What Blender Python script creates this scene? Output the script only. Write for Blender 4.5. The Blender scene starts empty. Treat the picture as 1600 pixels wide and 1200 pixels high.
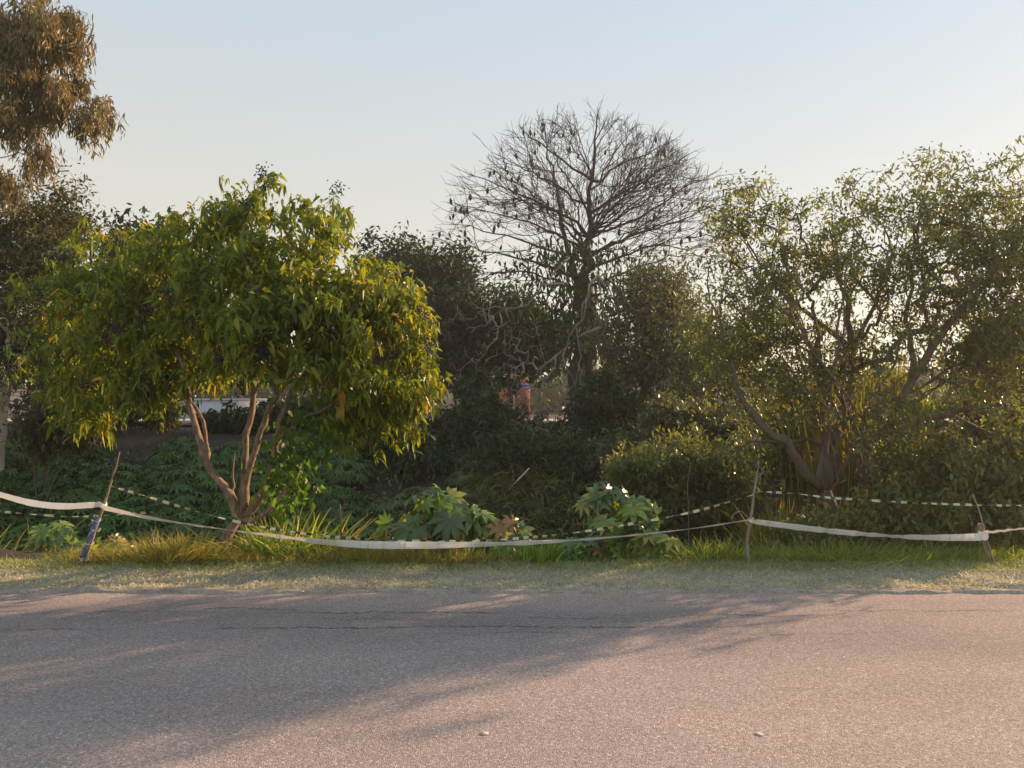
import bpy, math
import numpy as np
from mathutils import Vector
scene = bpy.context.scene
COL = scene.collection
R = math.radians

# ------------------------------------------------------------------ camera, sky, sun, exposure
FPX, CAM_H, PITCH = 1200.0, 1.6, math.atan(45/1200.0)
cam_data = bpy.data.cameras.new('camera')
cam_data.sensor_width = 36; cam_data.lens = 36*FPX/1600; cam_data.clip_start = 0.05; cam_data.clip_end = 3000
cam = bpy.data.objects.new('camera', cam_data); COL.objects.link(cam)
cam.location = (0, 0, CAM_H); cam.rotation_euler = (math.pi/2 + PITCH, 0, 0)
scene.camera = cam

SUN_AZ, SUN_EL = R(57), R(18)          # azimuth clockwise from the view axis (+Y) towards +X
world = bpy.data.worlds.new('World'); scene.world = world; world.use_nodes = True
wn = world.node_tree; bg = wn.nodes['Background']
sky = wn.nodes.new('ShaderNodeTexSky'); sky.sky_type = 'NISHITA'; sky.sun_disc = False
sky.sun_elevation = SUN_EL; sky.sun_rotation = SUN_AZ
sky.air_density = 1.0; sky.dust_density = 0.35; sky.ozone_density = 1.5; sky.altitude = 0
# evening haze veils the whole sky, warmer and thicker towards the horizon all round
wt = wn.nodes.new('ShaderNodeTexCoord'); wx = wn.nodes.new('ShaderNodeSeparateXYZ'); wn.links.new(wt.outputs['Generated'], wx.inputs[0])
wr = wn.nodes.new('ShaderNodeValToRGB'); we = wr.color_ramp.elements; wn.links.new(wx.outputs[2], wr.inputs[0])
we[0].position, we[0].color = 0.0, (.43, .37, .27, 1); we[1].position, we[1].color = 0.75, (.275, .335, .40, 1)
for p_, c_ in ((.26, (.392, .366, .305, 1)), (.45, (.318, .355, .372, 1))):
    q_ = we.new(p_); q_.color = c_
wv = wn.nodes.new('ShaderNodeVectorMath'); wv.operation = 'SCALE'; wv.inputs['Scale'].default_value = 10; wn.links.new(wr.outputs[0], wv.inputs[0])
hz = wn.nodes.new('ShaderNodeMix'); hz.data_type = 'RGBA'; hz.inputs[0].default_value = 0.80
wn.links.new(sky.outputs[0], hz.inputs[6]); wn.links.new(wv.outputs[0], hz.inputs[7])
wn.links.new(hz.outputs[2], bg.inputs['Color']); bg.inputs['Strength'].default_value = 0.1
sd = bpy.data.lights.new('sun', 'SUN'); sd.energy = 5.0; sd.angle = R(0.6); sd.color = (1.0, 0.64, 0.40)
sun = bpy.data.objects.new('sun', sd); COL.objects.link(sun)
SUN = Vector((math.sin(SUN_AZ)*math.cos(SUN_EL), math.cos(SUN_AZ)*math.cos(SUN_EL), math.sin(SUN_EL)))
sun.rotation_euler = SUN.to_track_quat('Z', 'Y').to_euler(); sun.location = (30, 20, 25)
vs = scene.view_settings
vs.view_transform = 'Standard'; vs.look = 'None'; vs.exposure = 1.08; vs.gamma = 1.0; vs.use_curve_mapping = False
scene.cycles.max_bounces = 7; scene.cycles.diffuse_bounces = 4; scene.cycles.transmission_bounces = 5
scene.cycles.transparent_max_bounces = 4; scene.cycles.glossy_bounces = 2
scene.cycles.caustics_reflective = False; scene.cycles.caustics_refractive = False

# ------------------------------------------------------------------ helpers
rng = np.random.default_rng(11)
def at(px, py, Y):
    """world point seen at photo pixel (px,py) standing Y metres ahead"""
    x = (px-800)/FPX; v = (600-py)/FPX
    c, s = math.cos(PITCH), math.sin(PITCH)
    fy, fz = c - v*s, s + v*c
    return np.array([x*Y/fy, Y, CAM_H + fz*Y/fy])
def unit(v):
    v = np.asarray(v, float)
    return v/np.maximum(np.linalg.norm(v, axis=-1, keepdims=True), 1e-9)
def smooth(a, b, x):
    t = np.clip((x-a)/(b-a), 0, 1); return t*t*(3-2*t)
def tag(o, label=None, cat=None, group=None, kind=None):
    if label: o['label'] = label
    if cat: o['category'] = cat
    if group: o['group'] = group
    if kind: o['kind'] = kind
    return o
def empty(name, loc, label, cat, group=None):
    o = bpy.data.objects.new(name, None); COL.objects.link(o); o.location = loc; o.empty_display_size = 0.1
    return tag(o, label, cat, group)
def link(name, me, mat=None, parent=None, kind=None, loc=None):
    o = bpy.data.objects.new(name, me); COL.objects.link(o)
    if mat and not me.materials: me.materials.append(mat)
    if parent: o.parent = parent
    if loc is not None: o.location = loc
    if kind: o['kind'] = kind
    return o
def np_mesh(name, V, loops, sizes, tint=None, smooth_shade=False, uv=None):
    me = bpy.data.meshes.new(name)
    V = np.asarray(V, np.float32); loops = np.asarray(loops, np.int32).ravel(); sizes = np.asarray(sizes, np.int32)
    me.vertices.add(len(V)); me.vertices.foreach_set('co', V.ravel())
    me.loops.add(len(loops)); me.loops.foreach_set('vertex_index', loops)
    me.polygons.add(len(sizes))
    st = np.zeros(len(sizes), np.int32); st[1:] = np.cumsum(sizes)[:-1]
    me.polygons.foreach_set('loop_start', st)
    if smooth_shade: me.polygons.foreach_set('use_smooth', np.ones(len(sizes), bool))
    if tint is not None:
        a = me.attributes.new('tint', 'FLOAT', 'POINT'); a.data.foreach_set('value', np.asarray(tint, np.float32))
    me.update(calc_edges=True)
    return me
class Acc:
    """collects geometry of one mesh"""
    def __init__(s): s.V = []; s.L = []; s.S = []; s.T = []; s.n = 0
    def add(s, V, faces_flat, sizes, tint=0.0):
        V = np.asarray(V, float)
        s.V.append(V); s.L.append(np.asarray(faces_flat, int).ravel()+s.n); s.S.append(np.asarray(sizes, int).ravel())
        s.T.append(np.broadcast_to(np.asarray(tint, float), (len(V),))); s.n += len(V)
    def tube(s, P, r, n=6, tint=0.0, cap=True):
        P = np.asarray(P, float); k = len(P); r = np.broadcast_to(np.asarray(r, float), (k,))
        T = np.empty_like(P); T[1:-1] = P[2:]-P[:-2]; T[0] = P[1]-P[0]; T[-1] = P[-1]-P[-2]; T = unit(T)
        a = np.array([1.0, 0, 0]) if abs(T[0][0]) < 0.8 else np.array([0, 1.0, 0])
        u = unit(np.cross(T[0], a)); U = np.empty_like(P)
        for i in range(k):
            u = u - T[i]*np.dot(u, T[i]); u = u/max(np.linalg.norm(u), 1e-9); U[i] = u
        W = np.cross(T, U); th = np.linspace(0, 2*math.pi, n, endpoint=False)
        V = (P[:, None]+r[:, None, None]*(np.cos(th)[None, :, None]*U[:, None]+np.sin(th)[None, :, None]*W[:, None])).reshape(-1, 3)
        i = np.arange(k-1)[:, None]*n; j = np.arange(n)[None, :]; j2 = (j+1) % n
        q = np.stack([i+j, i+j2, i+n+j2, i+n+j], -1).reshape(-1, 4)
        fl = [q.ravel()]; sz = [np.full(len(q), 4)]
        if cap:
            fl.append(np.arange(n)[::-1]); fl.append(np.arange(n)+(k-1)*n); sz.append([n, n])
        s.add(V, np.concatenate(fl), np.concatenate(sz), tint)
    def box(s, c, d, ax=None, tint=0.0):
        c = np.asarray(c, float); d = np.asarray(d, float)/2; ax = np.eye(3) if ax is None else np.asarray(ax)
        sg = np.array([[-1,-1,-1],[1,-1,-1],[1,1,-1],[-1,1,-1],[-1,-1,1],[1,-1,1],[1,1,1],[-1,1,1]])
        s.add(c+(sg*d)@ax, [0,3,2,1,4,5,6,7,0,1,5,4,1,2,6,5,2,3,7,6,3,0,4,7], [4]*6, tint)
    def leaves(s, T, P, D, N, L, W, C=0.0, G=None, tint=0.0):
        """T=(verts Kx3 (along,side,fold), faces): one leaf at each P along D"""
        tv, tf, ts = T; M = len(P); K = len(tv)
        D = unit(D); S = unit(np.cross(N, D)); Nn = np.cross(D, S)
        L = np.broadcast_to(L, (M,))[:, None, None]; W = np.broadcast_to(W, (M,))[:, None, None]; C = np.broadcast_to(C, (M,))[:, None, None]
        G = np.broadcast_to(np.array([0, 0, -1.0]) if G is None else G, (M, 3))[:, None]
        x = tv[None, :, 0:1]; y = tv[None, :, 1:2]; z = tv[None, :, 2:3]
        V = P[:, None]+L*x*D[:, None]+W*y*S[:, None]+W*z*Nn[:, None]+C*L*x*x*G
        fl = (np.asarray(tf)[None]+np.arange(M)[:, None]*K).ravel()
        tn = np.repeat(np.broadcast_to(tint, (M,)), K)
        s.add(V.reshape(-1, 3), fl, np.tile(ts, M), tn)
    def mesh(s, name, off=None, smooth_shade=False):
        V = np.concatenate(s.V)
        if off is not None: V = V-np.asarray(off)
        return np_mesh(name, V, np.concatenate(s.L), np.concatenate(s.S), np.concatenate(s.T), smooth_shade)
    def build(s, name, mat, parent=None, off=None, kind=None, smooth_shade=False):
        return link(name, s.mesh(name, off, smooth_shade), mat, parent, kind)
# leaf templates: (verts, flat faces, sizes)
LEAF8 = (np.array([[0,0,0],[.3,.46,.14],[.3,0,-.05],[.3,-.46,.14],[.66,.36,.1],[.66,0,-.05],[.66,-.36,.1],[1,0,0]]),
         [0,2,1, 0,3,2, 1,2,5,4, 2,3,6,5, 4,5,7, 5,6,7], [3,3,4,4,3,3])
LEAF4 = (np.array([[0,0,0],[.45,.5,.12],[1,0,0],[.45,-.5,.12]]), [0,2,1, 0,3,2], [3,3])
LEAF6 = (np.array([[0,0,0],[.3,.5,.1],[.3,-.5,.1],[.7,.4,.08],[.7,-.4,.08],[1,0,0]]), [0,2,1, 1,2,4,3, 3,4,5], [3,4,3])
BLADE = (np.array([[0,.5,0],[0,-.5,0],[.3,.48,0],[.3,-.48,0],[.6,.36,0],[.6,-.36,0],[.85,.2,0],[.85,-.2,0],[1,0,0]]),
         [0,1,3,2, 2,3,5,4, 4,5,7,6, 6,7,8], [4,4,4,3])
BLADE3 = (np.array([[0,.5,0],[0,-.5,0],[.55,.35,0],[.55,-.35,0],[1,0,0]]), [0,1,3,2, 2,3,4], [4,3])

# ------------------------------------------------------------------ materials
def new_mat(name):
    m = bpy.data.materials.new(name); m.use_nodes = True; nt = m.node_tree
    return m, nt, nt.nodes['Principled BSDF'], nt.nodes['Material Output']
def ramp(nt, stops, fac=None):
    r = nt.nodes.new('ShaderNodeValToRGB'); e = r.color_ramp.elements
    while len(e) > 1: e.remove(e[-1])
    e[0].position, e[0].color = stops[0][0], (*stops[0][1], 1)
    for p, c in stops[1:]:
        q = e.new(p); q.color = (*c, 1)
    if fac is not None: nt.links.new(fac, r.inputs[0])
    return r
def coords(nt, scale=(1, 1, 1), kind='Object'):
    tc = nt.nodes.new('ShaderNodeTexCoord'); mp = nt.nodes.new('ShaderNodeMapping'); mp.inputs['Scale'].default_value = scale
    nt.links.new(tc.outputs[kind], mp.inputs[0]); return mp.outputs[0]
def noise(nt, scale, detail=4, vec=None, rough=0.6, dist=0.0):
    n = nt.nodes.new('ShaderNodeTexNoise'); n.inputs['Scale'].default_value = scale; n.inputs['Detail'].default_value = detail
    n.inputs['Roughness'].default_value = rough; n.inputs['Distortion'].default_value = dist
    if vec is not None: nt.links.new(vec, n.inputs['Vector'])
    return n
def bump(nt, bsdf, h, strength=0.3, dist=0.02):
    b = nt.nodes.new('ShaderNodeBump'); b.inputs['Strength'].default_value = strength; b.inputs['Distance'].default_value = dist
    nt.links.new(h, b.inputs['Height']); nt.links.new(b.outputs[0], bsdf.inputs['Normal'])
def leaf_mat(name, stops, trans=0.4, tcol=(1.5, 1.5, .6), rough=0.5, spec=0.35, by_object=False):
    """tint attribute -> leaf colour; part of the light passes through the blade"""
    m, nt, b, out = new_mat(name)
    if by_object:
        a = nt.nodes.new('ShaderNodeObjectInfo').outputs['Random']
    else:
        an = nt.nodes.new('ShaderNodeAttribute'); an.attribute_name = 'tint'; a = an.outputs['Fac']
    r = ramp(nt, stops, a)
    nt.links.new(r.outputs[0], b.inputs['Base Color']); b.inputs['Roughness'].default_value = rough
    b.inputs['Specular IOR Level'].default_value = spec
    t = nt.nodes.new('ShaderNodeBsdfTranslucent'); mx = nt.nodes.new('ShaderNodeMix'); mx.data_type = 'RGBA'; mx.blend_type = 'MULTIPLY'
    mx.inputs[0].default_value = 1; nt.links.new(r.outputs[0], mx.inputs[6]); mx.inputs[7].default_value = (*tcol, 1)
    nt.links.new(mx.outputs[2], t.inputs[0])
    ms = nt.nodes.new('ShaderNodeMixShader'); ms.inputs[0].default_value = trans
    nt.links.new(b.outputs[0], ms.inputs[1]); nt.links.new(t.outputs[0], ms.inputs[2]); nt.links.new(ms.outputs[0], out.inputs[0])
    return m
def bark_mat(name, c0, c1, scale=9, stretch=.22, strength=.5):
    m, nt, b, _ = new_mat(name); v = coords(nt, (1, 1, stretch)); n = noise(nt, scale, 7, v, .65, .4)
    r = ramp(nt, [(.3, c0), (.7, c1)], n.outputs[0]); nt.links.new(r.outputs[0], b.inputs['Base Color'])
    b.inputs['Roughness'].default_value = .9; n2 = noise(nt, scale*4, 5, v, .7); bump(nt, b, n2.outputs[0], strength, .015)
    return m
def flat_mat(name, c, rough=.7, var=.15, scale=20):
    m, nt, b, _ = new_mat(name); n = noise(nt, scale, 4, coords(nt))
    r = ramp(nt, [(.3, tuple(x*(1-var) for x in c)), (.7, tuple(min(1, x*(1+var)) for x in c))], n.outputs[0])
    nt.links.new(r.outputs[0], b.inputs['Base Color']); b.inputs['Roughness'].default_value = rough
    return m
M = {}
M['privet'] = leaf_mat('privet_leaf', [(0, (0.061, 0.104, 0.014)), (0.35, (0.123, 0.183, 0.020)), (0.7, (0.236, 0.261, 0.024)), (0.9, (0.411, 0.332, 0.026)), (0.965, (0.616, 0.278, 0.036)), (1, (0.533, 0.208, 0.036))], .45, (1.75, 1.6, .45), .42)
M['gum'] = leaf_mat('gum_leaf', [(0, (.10, .105, .04)), (.5, (.17, .155, .058)), (.85, (.25, .19, .075)), (1, (.30, .15, .06))], .3, (1.5, 1.2, .6), .45)
M['brown_tree'] = leaf_mat('brown_tree_leaf', [(0, (.032, .052, .018)), (.5, (.072, .095, .026)), (.85, (.125, .125, .034)), (1, (.21, .14, .045))], .35, (1.6, 1.3, .5))
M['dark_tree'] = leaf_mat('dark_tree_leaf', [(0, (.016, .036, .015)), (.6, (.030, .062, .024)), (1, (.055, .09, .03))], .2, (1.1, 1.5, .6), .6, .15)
M['brush'] = leaf_mat('brush_leaf', [(0, (.045, .068, .030)), (.6, (.082, .110, .048)), (1, (.14, .15, .052))], .35, (1.6, 1.4, .5))
M['feather'] = leaf_mat('feather_leaf', [(0, (0.076, 0.097, 0.045)), (0.6, (0.137, 0.171, 0.068)), (0.93, (0.233, 0.252, 0.075)), (1, (0.529, 0.331, 0.055))], .42, (1.7, 1.6, .5), .4)
M['backlit'] = leaf_mat('thicket_leaf', [(0, (0.054, 0.085, 0.025)), (0.6, (0.124, 0.171, 0.040)), (1, (0.248, 0.233, 0.047))], .5, (1.8, 1.6, .4))
M['bank'] = leaf_mat('bank_leaf', [(0, (0.039, 0.085, 0.022)), (0.6, (0.069, 0.140, 0.033)), (1, (0.107, 0.198, 0.040))], .25, (1.3, 1.5, .7), .5, .3)
M['bank_yellow'] = leaf_mat('bank_yellow_leaf', [(0, (0.065, 0.108, 0.035)), (0.7, (0.108, 0.151, 0.043)), (1, (0.216, 0.202, 0.043))], .3, (1.4, 1.4, .6))
M['fern'] = leaf_mat('fern_leaf', [(0, (0.031, 0.057, 0.023)), (0.6, (0.064, 0.101, 0.031)), (0.8, (0.172, 0.144, 0.031)), (1, (0.374, 0.216, 0.043))], .3)
M['vine'] = leaf_mat('vine_leaf', [(0, (.045, .10, .015)), (.7, (.09, .17, .02)), (1, (.16, .21, .03))], .5, (1.7, 1.7, .4))
M['castor'] = leaf_mat('castor_leaf', [(0, (0.076, 0.133, 0.055)), (0.45, (0.12, 0.203, 0.062)), (0.7, (0.186, 0.284, 0.048)), (0.86, (0.262, 0.324, 0.048)), (0.98, (0.329, 0.163, 0.07)), (1, (0.285, 0.103, 0.062))], .32, (1.9, 1.9, .35), .28, .6, True)
M['grass_dry'] = leaf_mat('dry_grass_blade', [(0, (.13, .17, .035)), (.4, (.29, .28, .06)), (.8, (.45, .38, .10)), (1, (.52, .44, .2))], .4, (1.5, 1.3, .6))
M['grass_green'] = leaf_mat('green_grass_blade', [(0, (0.088, 0.159, 0.032)), (0.5, (0.166, 0.243, 0.046)), (0.85, (0.293, 0.317, 0.072)), (1, (0.526, 0.409, 0.143))], .42, (1.7, 1.7, .5))
M['grass_bright'] = leaf_mat('bright_grass_blade', [(0, (0.084, 0.180, 0.024)), (0.6, (0.132, 0.264, 0.036)), (1, (0.240, 0.312, 0.060))], .5, (1.7, 1.7, .4))
M['grass_verge'] = leaf_mat('verge_grass_blade', [(0, (0.174, 0.231, 0.099)), (0.4, (0.295, 0.341, 0.172)), (0.75, (0.438, 0.440, 0.283)), (1, (0.591, 0.572, 0.444))], .3, (1.2, 1.15, .7))
M['reed'] = leaf_mat('reed_leaf', [(0, (.07, .09, .02)), (.5, (.14, .15, .03)), (1, (.28, .22, .05))], .5, (1.7, 1.4, .4))
M['twig'] = bark_mat('twig_bark', (.075, .058, .045), (.15, .12, .095), 12)
M['bark_privet'] = bark_mat('privet_bark', (.065, .045, .03), (.38, .27, .18), 26, .35, 1.0)
M['bark_dark'] = bark_mat('dark_bark', (.028, .023, .019), (.07, .056, .045), 7)
M['bark_ceiba'] = bark_mat('grey_bark', (.03, .026, .023), (.072, .062, .054), 5)
M['bark_dead'] = bark_mat('dead_bark', (.16, .14, .12), (.30, .265, .235), 10)
M['bark_right'] = bark_mat('rough_brown_bark', (.095, .075, .06), (.22, .175, .138), 11, .25, .9)
M['bark_gum'] = bark_mat('pale_gum_bark', (.24, .20, .16), (.42, .37, .31), 3, .3, .2)
M['berry'] = flat_mat('berry_skin', (.020, .018, .034), .55, .4, 40)
M['pod'] = flat_mat('pod_husk', (.045, .03, .02), .8, .3, 10)
M['castor_stem'] = flat_mat('castor_stem', (.16, .075, .055), .5, .3, 8)
M['green_stem'] = flat_mat('green_stem', (.085, .11, .04), .6, .3, 8)
M['yellow_leaf'] = leaf_mat('withered_leaf', [(0, (.42, .27, .03)), (1, (.42, .27, .03))], .4, (1.4, 1.2, .5))
M['post_wood'] = bark_mat('post_wood', (.15, .105, .07), (.33, .25, .17), 14, .08, .6)
M['post_grey'] = bark_mat('weathered_wood', (.16, .13, .105), (.36, .30, .25), 14, .08, .6)
M['blue'] = flat_mat('blue_paint', (.07, .10, .20), .6, .35, 14)
M['cord'] = flat_mat('cord_fibre', (.46, .40, .28), .8, .2, 30)
M['litter'] = flat_mat('litter_white', (.72, .71, .68), .6, .08, 9)

# ------------------------------------------------------------------ ground, road, verge, far lane
def terrain(x, y):
    x = np.asarray(x, float); y = np.asarray(y, float)
    deep = -0.95+0.6*smooth(1.5, 4.5, x)
    z = (deep)*smooth(8.0, 10.6, y)
    top = 1.12+0.008*np.clip(y-17, 0, 60)
    z = z+(top-deep)*smooth(11.0, 17.2, y)
    amp = .05*smooth(8, 9.5, y)
    z = z+amp*(np.sin(x*1.7+y*.9)+.6*np.sin(x*3.1-y*2.3+1)+.5*np.sin(y*4.1+x*.4))
    z = z-.035*(1-smooth(6.9, 7.6, y))
    return z
def sheet(name, xs, ys, zf, mat, kind='structure', label=None, cat=None):
    X, Y = np.meshgrid(xs, ys); nx, ny = len(xs), len(ys)
    V = np.stack([X.ravel(), Y.ravel(), zf(X, Y).ravel()], -1)
    i = (np.arange(ny-1)[:, None]*nx+np.arange(nx-1)[None]).ravel()
    q = np.stack([i, i+1, i+nx+1, i+nx], -1)
    o = link(name, np_mesh(name, V, q, np.full(len(q), 4), None, True), mat)
    return tag(o, label, cat, None, kind)
def soil_mat():
    m, nt, b, _ = new_mat('soil'); v = coords(nt)
    n = noise(nt, 1.3, 6, v, .65); n2 = noise(nt, 22, 5, v, .7)
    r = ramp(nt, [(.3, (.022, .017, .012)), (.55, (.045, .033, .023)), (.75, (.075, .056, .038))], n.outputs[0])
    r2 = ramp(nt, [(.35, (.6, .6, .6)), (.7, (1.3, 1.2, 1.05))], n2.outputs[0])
    mx = nt.nodes.new('ShaderNodeMix'); mx.data_type = 'RGBA'; mx.blend_type = 'MULTIPLY'; mx.inputs[0].default_value = 1
    nt.links.new(r.outputs[0], mx.inputs[6]); nt.links.new(r2.outputs[0], mx.inputs[7]); nt.links.new(mx.outputs[2], b.inputs['Base Color'])
    b.inputs['Roughness'].default_value = .95; bump(nt, b, n2.outputs[0], .6, .05); return m
def asphalt_mat():
    m, nt, b, _ = new_mat('asphalt'); v = coords(nt)
    vo = nt.nodes.new('ShaderNodeTexVoronoi'); vo.inputs['Scale'].default_value = 120; nt.links.new(v, vo.inputs['Vector'])
    vd = nt.nodes.new('ShaderNodeTexVoronoi'); vd.inputs['Scale'].default_value = 210; nt.links.new(v, vd.inputs['Vector'])
    sep = nt.nodes.new('ShaderNodeSeparateColor'); nt.links.new(vo.outputs['Color'], sep.inputs[0])
    r = ramp(nt, [(0, (.215, .185, .174)), (.35, (.32, .272, .252)), (.8, (.375, .32, .296)), (.93, (.46, .405, .375)), (1, (.60, .55, .52))], sep.outputs[0])
    nb = noise(nt, .55, 5, coords(nt, (.45, 1.3, 1)), .6); rb = ramp(nt, [(.28, (.76, .75, .75)), (.5, (1.0, .99, .98)), (.72, (1.16, 1.13, 1.1))], nb.outputs[0])
    nm = noise(nt, 40, 4, v, .7); rm = ramp(nt, [(.32, (.74, .73, .72)), (.62, (1.08, 1.07, 1.07))], nm.outputs[0])
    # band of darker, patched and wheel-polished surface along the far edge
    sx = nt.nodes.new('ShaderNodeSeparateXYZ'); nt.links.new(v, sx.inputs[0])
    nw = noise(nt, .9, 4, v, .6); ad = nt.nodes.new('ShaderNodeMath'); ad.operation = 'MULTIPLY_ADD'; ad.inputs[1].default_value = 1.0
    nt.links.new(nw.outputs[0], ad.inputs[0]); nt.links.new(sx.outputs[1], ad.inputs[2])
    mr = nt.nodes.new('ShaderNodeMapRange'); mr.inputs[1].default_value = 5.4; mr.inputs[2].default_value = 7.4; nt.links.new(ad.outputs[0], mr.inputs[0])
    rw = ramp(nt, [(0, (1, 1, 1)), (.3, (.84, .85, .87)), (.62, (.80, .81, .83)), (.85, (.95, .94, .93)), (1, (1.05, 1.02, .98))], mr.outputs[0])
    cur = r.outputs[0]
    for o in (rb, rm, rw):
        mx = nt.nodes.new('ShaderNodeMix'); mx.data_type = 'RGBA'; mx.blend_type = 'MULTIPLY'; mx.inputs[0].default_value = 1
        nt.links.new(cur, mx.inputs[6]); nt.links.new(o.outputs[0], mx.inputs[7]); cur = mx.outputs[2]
    nt.links.new(cur, b.inputs['Base Color']); b.inputs['Roughness'].default_value = .88; b.inputs['Specular IOR Level'].default_value = .3
    mm = nt.nodes.new('ShaderNodeMath'); mm.operation = 'ADD'; nt.links.new(vo.outputs['Distance'], mm.inputs[0]); nt.links.new(vd.outputs['Distance'], mm.inputs[1])
    bump(nt, b, mm.outputs[0], .7, -.005); return m
def verge_mat():
    m, nt, b, _ = new_mat('verge_soil'); v = coords(nt)
    n = noise(nt, 5, 6, v, .7); n2 = noise(nt, 60, 5, v, .75)
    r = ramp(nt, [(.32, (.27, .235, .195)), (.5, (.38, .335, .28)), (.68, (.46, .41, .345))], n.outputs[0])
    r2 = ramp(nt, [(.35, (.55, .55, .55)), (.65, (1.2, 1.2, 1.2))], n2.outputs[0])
    mx = nt.nodes.new('ShaderNodeMix'); mx.data_type = 'RGBA'; mx.blend_type = 'MULTIPLY'; mx.inputs[0].default_value = 1
    nt.links.new(r.outputs[0], mx.inputs[6]); nt.links.new(r2.outputs[0], mx.inputs[7]); nt.links.new(mx.outputs[2], b.inputs['Base Color'])
    b.inputs['Roughness'].default_value = .95; bump(nt, b, n2.outputs[0], .8, .02); return m
gx = np.unique(np.concatenate([np.linspace(-400, -30, 16), np.linspace(-30, 30, 151), np.linspace(30, 400, 16)]))
gy = np.unique(np.concatenate([np.linspace(-300, 5, 16), np.linspace(5, 22, 86), np.linspace(22, 60, 20), np.linspace(60, 1500, 15)]))
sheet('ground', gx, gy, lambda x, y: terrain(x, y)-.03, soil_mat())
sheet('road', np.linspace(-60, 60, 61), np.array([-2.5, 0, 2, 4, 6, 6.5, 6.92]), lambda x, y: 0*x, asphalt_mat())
def verge_z(x, y):
    return -.035+.06*smooth(6.84, 6.9, y)+.03*smooth(7.1, 7.7, y)-.09*smooth(7.95, 8.35, y)+.009*np.sin(x*3.7+y*5)*np.sin(x*1.3-y*7)+.006*np.sin(x*11+y*9)
vx = np.linspace(-16, 16, 1200); vy = np.concatenate([np.linspace(6.75, 7.0, 22), np.linspace(7.03, 8.4, 40)])
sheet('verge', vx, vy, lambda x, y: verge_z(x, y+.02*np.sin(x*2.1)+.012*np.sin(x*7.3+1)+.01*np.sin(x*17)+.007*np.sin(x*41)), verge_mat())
M['lane'] = flat_mat('lane_concrete', (.42, .40, .37), .9, .15, 1.5)
sheet('far_lane', np.linspace(-70, 70, 30), np.linspace(24.5, 29, 5), lambda x, y: terrain(x, y)*0+1.12+0.008*(y-17)+.16, M['lane'])
def mound_z(x, y):
    d = ((x+6.3)/1.55)**2+((y-8.35)/.42)**2
    return -.2+.10*np.exp(-d)+.24*np.exp(-(d*.55)**2)+.012*np.sin(x*9+y*7)
mo = sheet('dirt_mound', np.linspace(-8.3, -4.4, 60), np.linspace(7.75, 9.1, 24), mound_z, soil_mat(), 'structure')
mo.data.materials.clear(); mo.data.materials.append(bpy.data.materials['soil'])
# cracks in the asphalt: thin flat ribbons, the darkness of their depth painted on
M['crack'] = flat_mat('crack_dark', (.12, .105, .098), .95, .3, 30)
road = bpy.data.objects['road']
def crack(px0, px1, py, wig, seed, w=.008):
    g = np.random.default_rng(seed); k = int(abs(px1-px0)/7)+3
    a = at(px0, py, 1); Yd = CAM_H/((CAM_H-a[2]))       # ground depth of that pixel row
    xs = np.linspace(at(px0, py, Yd)[0], at(px1, py, Yd)[0], k); ys = Yd+np.cumsum(g.normal(0, wig, k))*.6+g.normal(0, wig*.7, k)
    ys -= np.linspace(0, ys[-1]-Yd, k)*.7
    ww = .62*w*np.abs(g.normal(.7, .6, k))*np.sin(np.linspace(.1, 3.04, k))**.5
    V = np.concatenate([np.stack([xs, ys-ww, np.full(k, .0035)], -1), np.stack([xs, ys+ww, np.full(k, .0035)], -1)])
    i = np.arange(k-1); q = np.stack([i, i+1, i+1+k, i+k], -1)
    link('crack', np_mesh('crack', V, q, np.full(len(q), 4)), M['crack'], road)
for i, c in enumerate([(300, 470, 952, .014, .010), (460, 800, 957, .018, .012), (330, 620, 982, .012, .012), (600, 1010, 980, .012, .013), (780, 960, 966, .02, .008), (0, 180, 984, .012, .007),
                       (1080, 1290, 962, .010, .010), (1270, 1600, 955, .012, .008), (860, 1240, 978, .010, .006), (500, 690, 968, .02, .006), (40, 330, 958, .016, .006), (690, 900, 990, .02, .005), (1100, 1420, 988, .012, .005)]):
    crack(c[0], c[1], c[2], c[3], 50+i, c[4])

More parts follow.
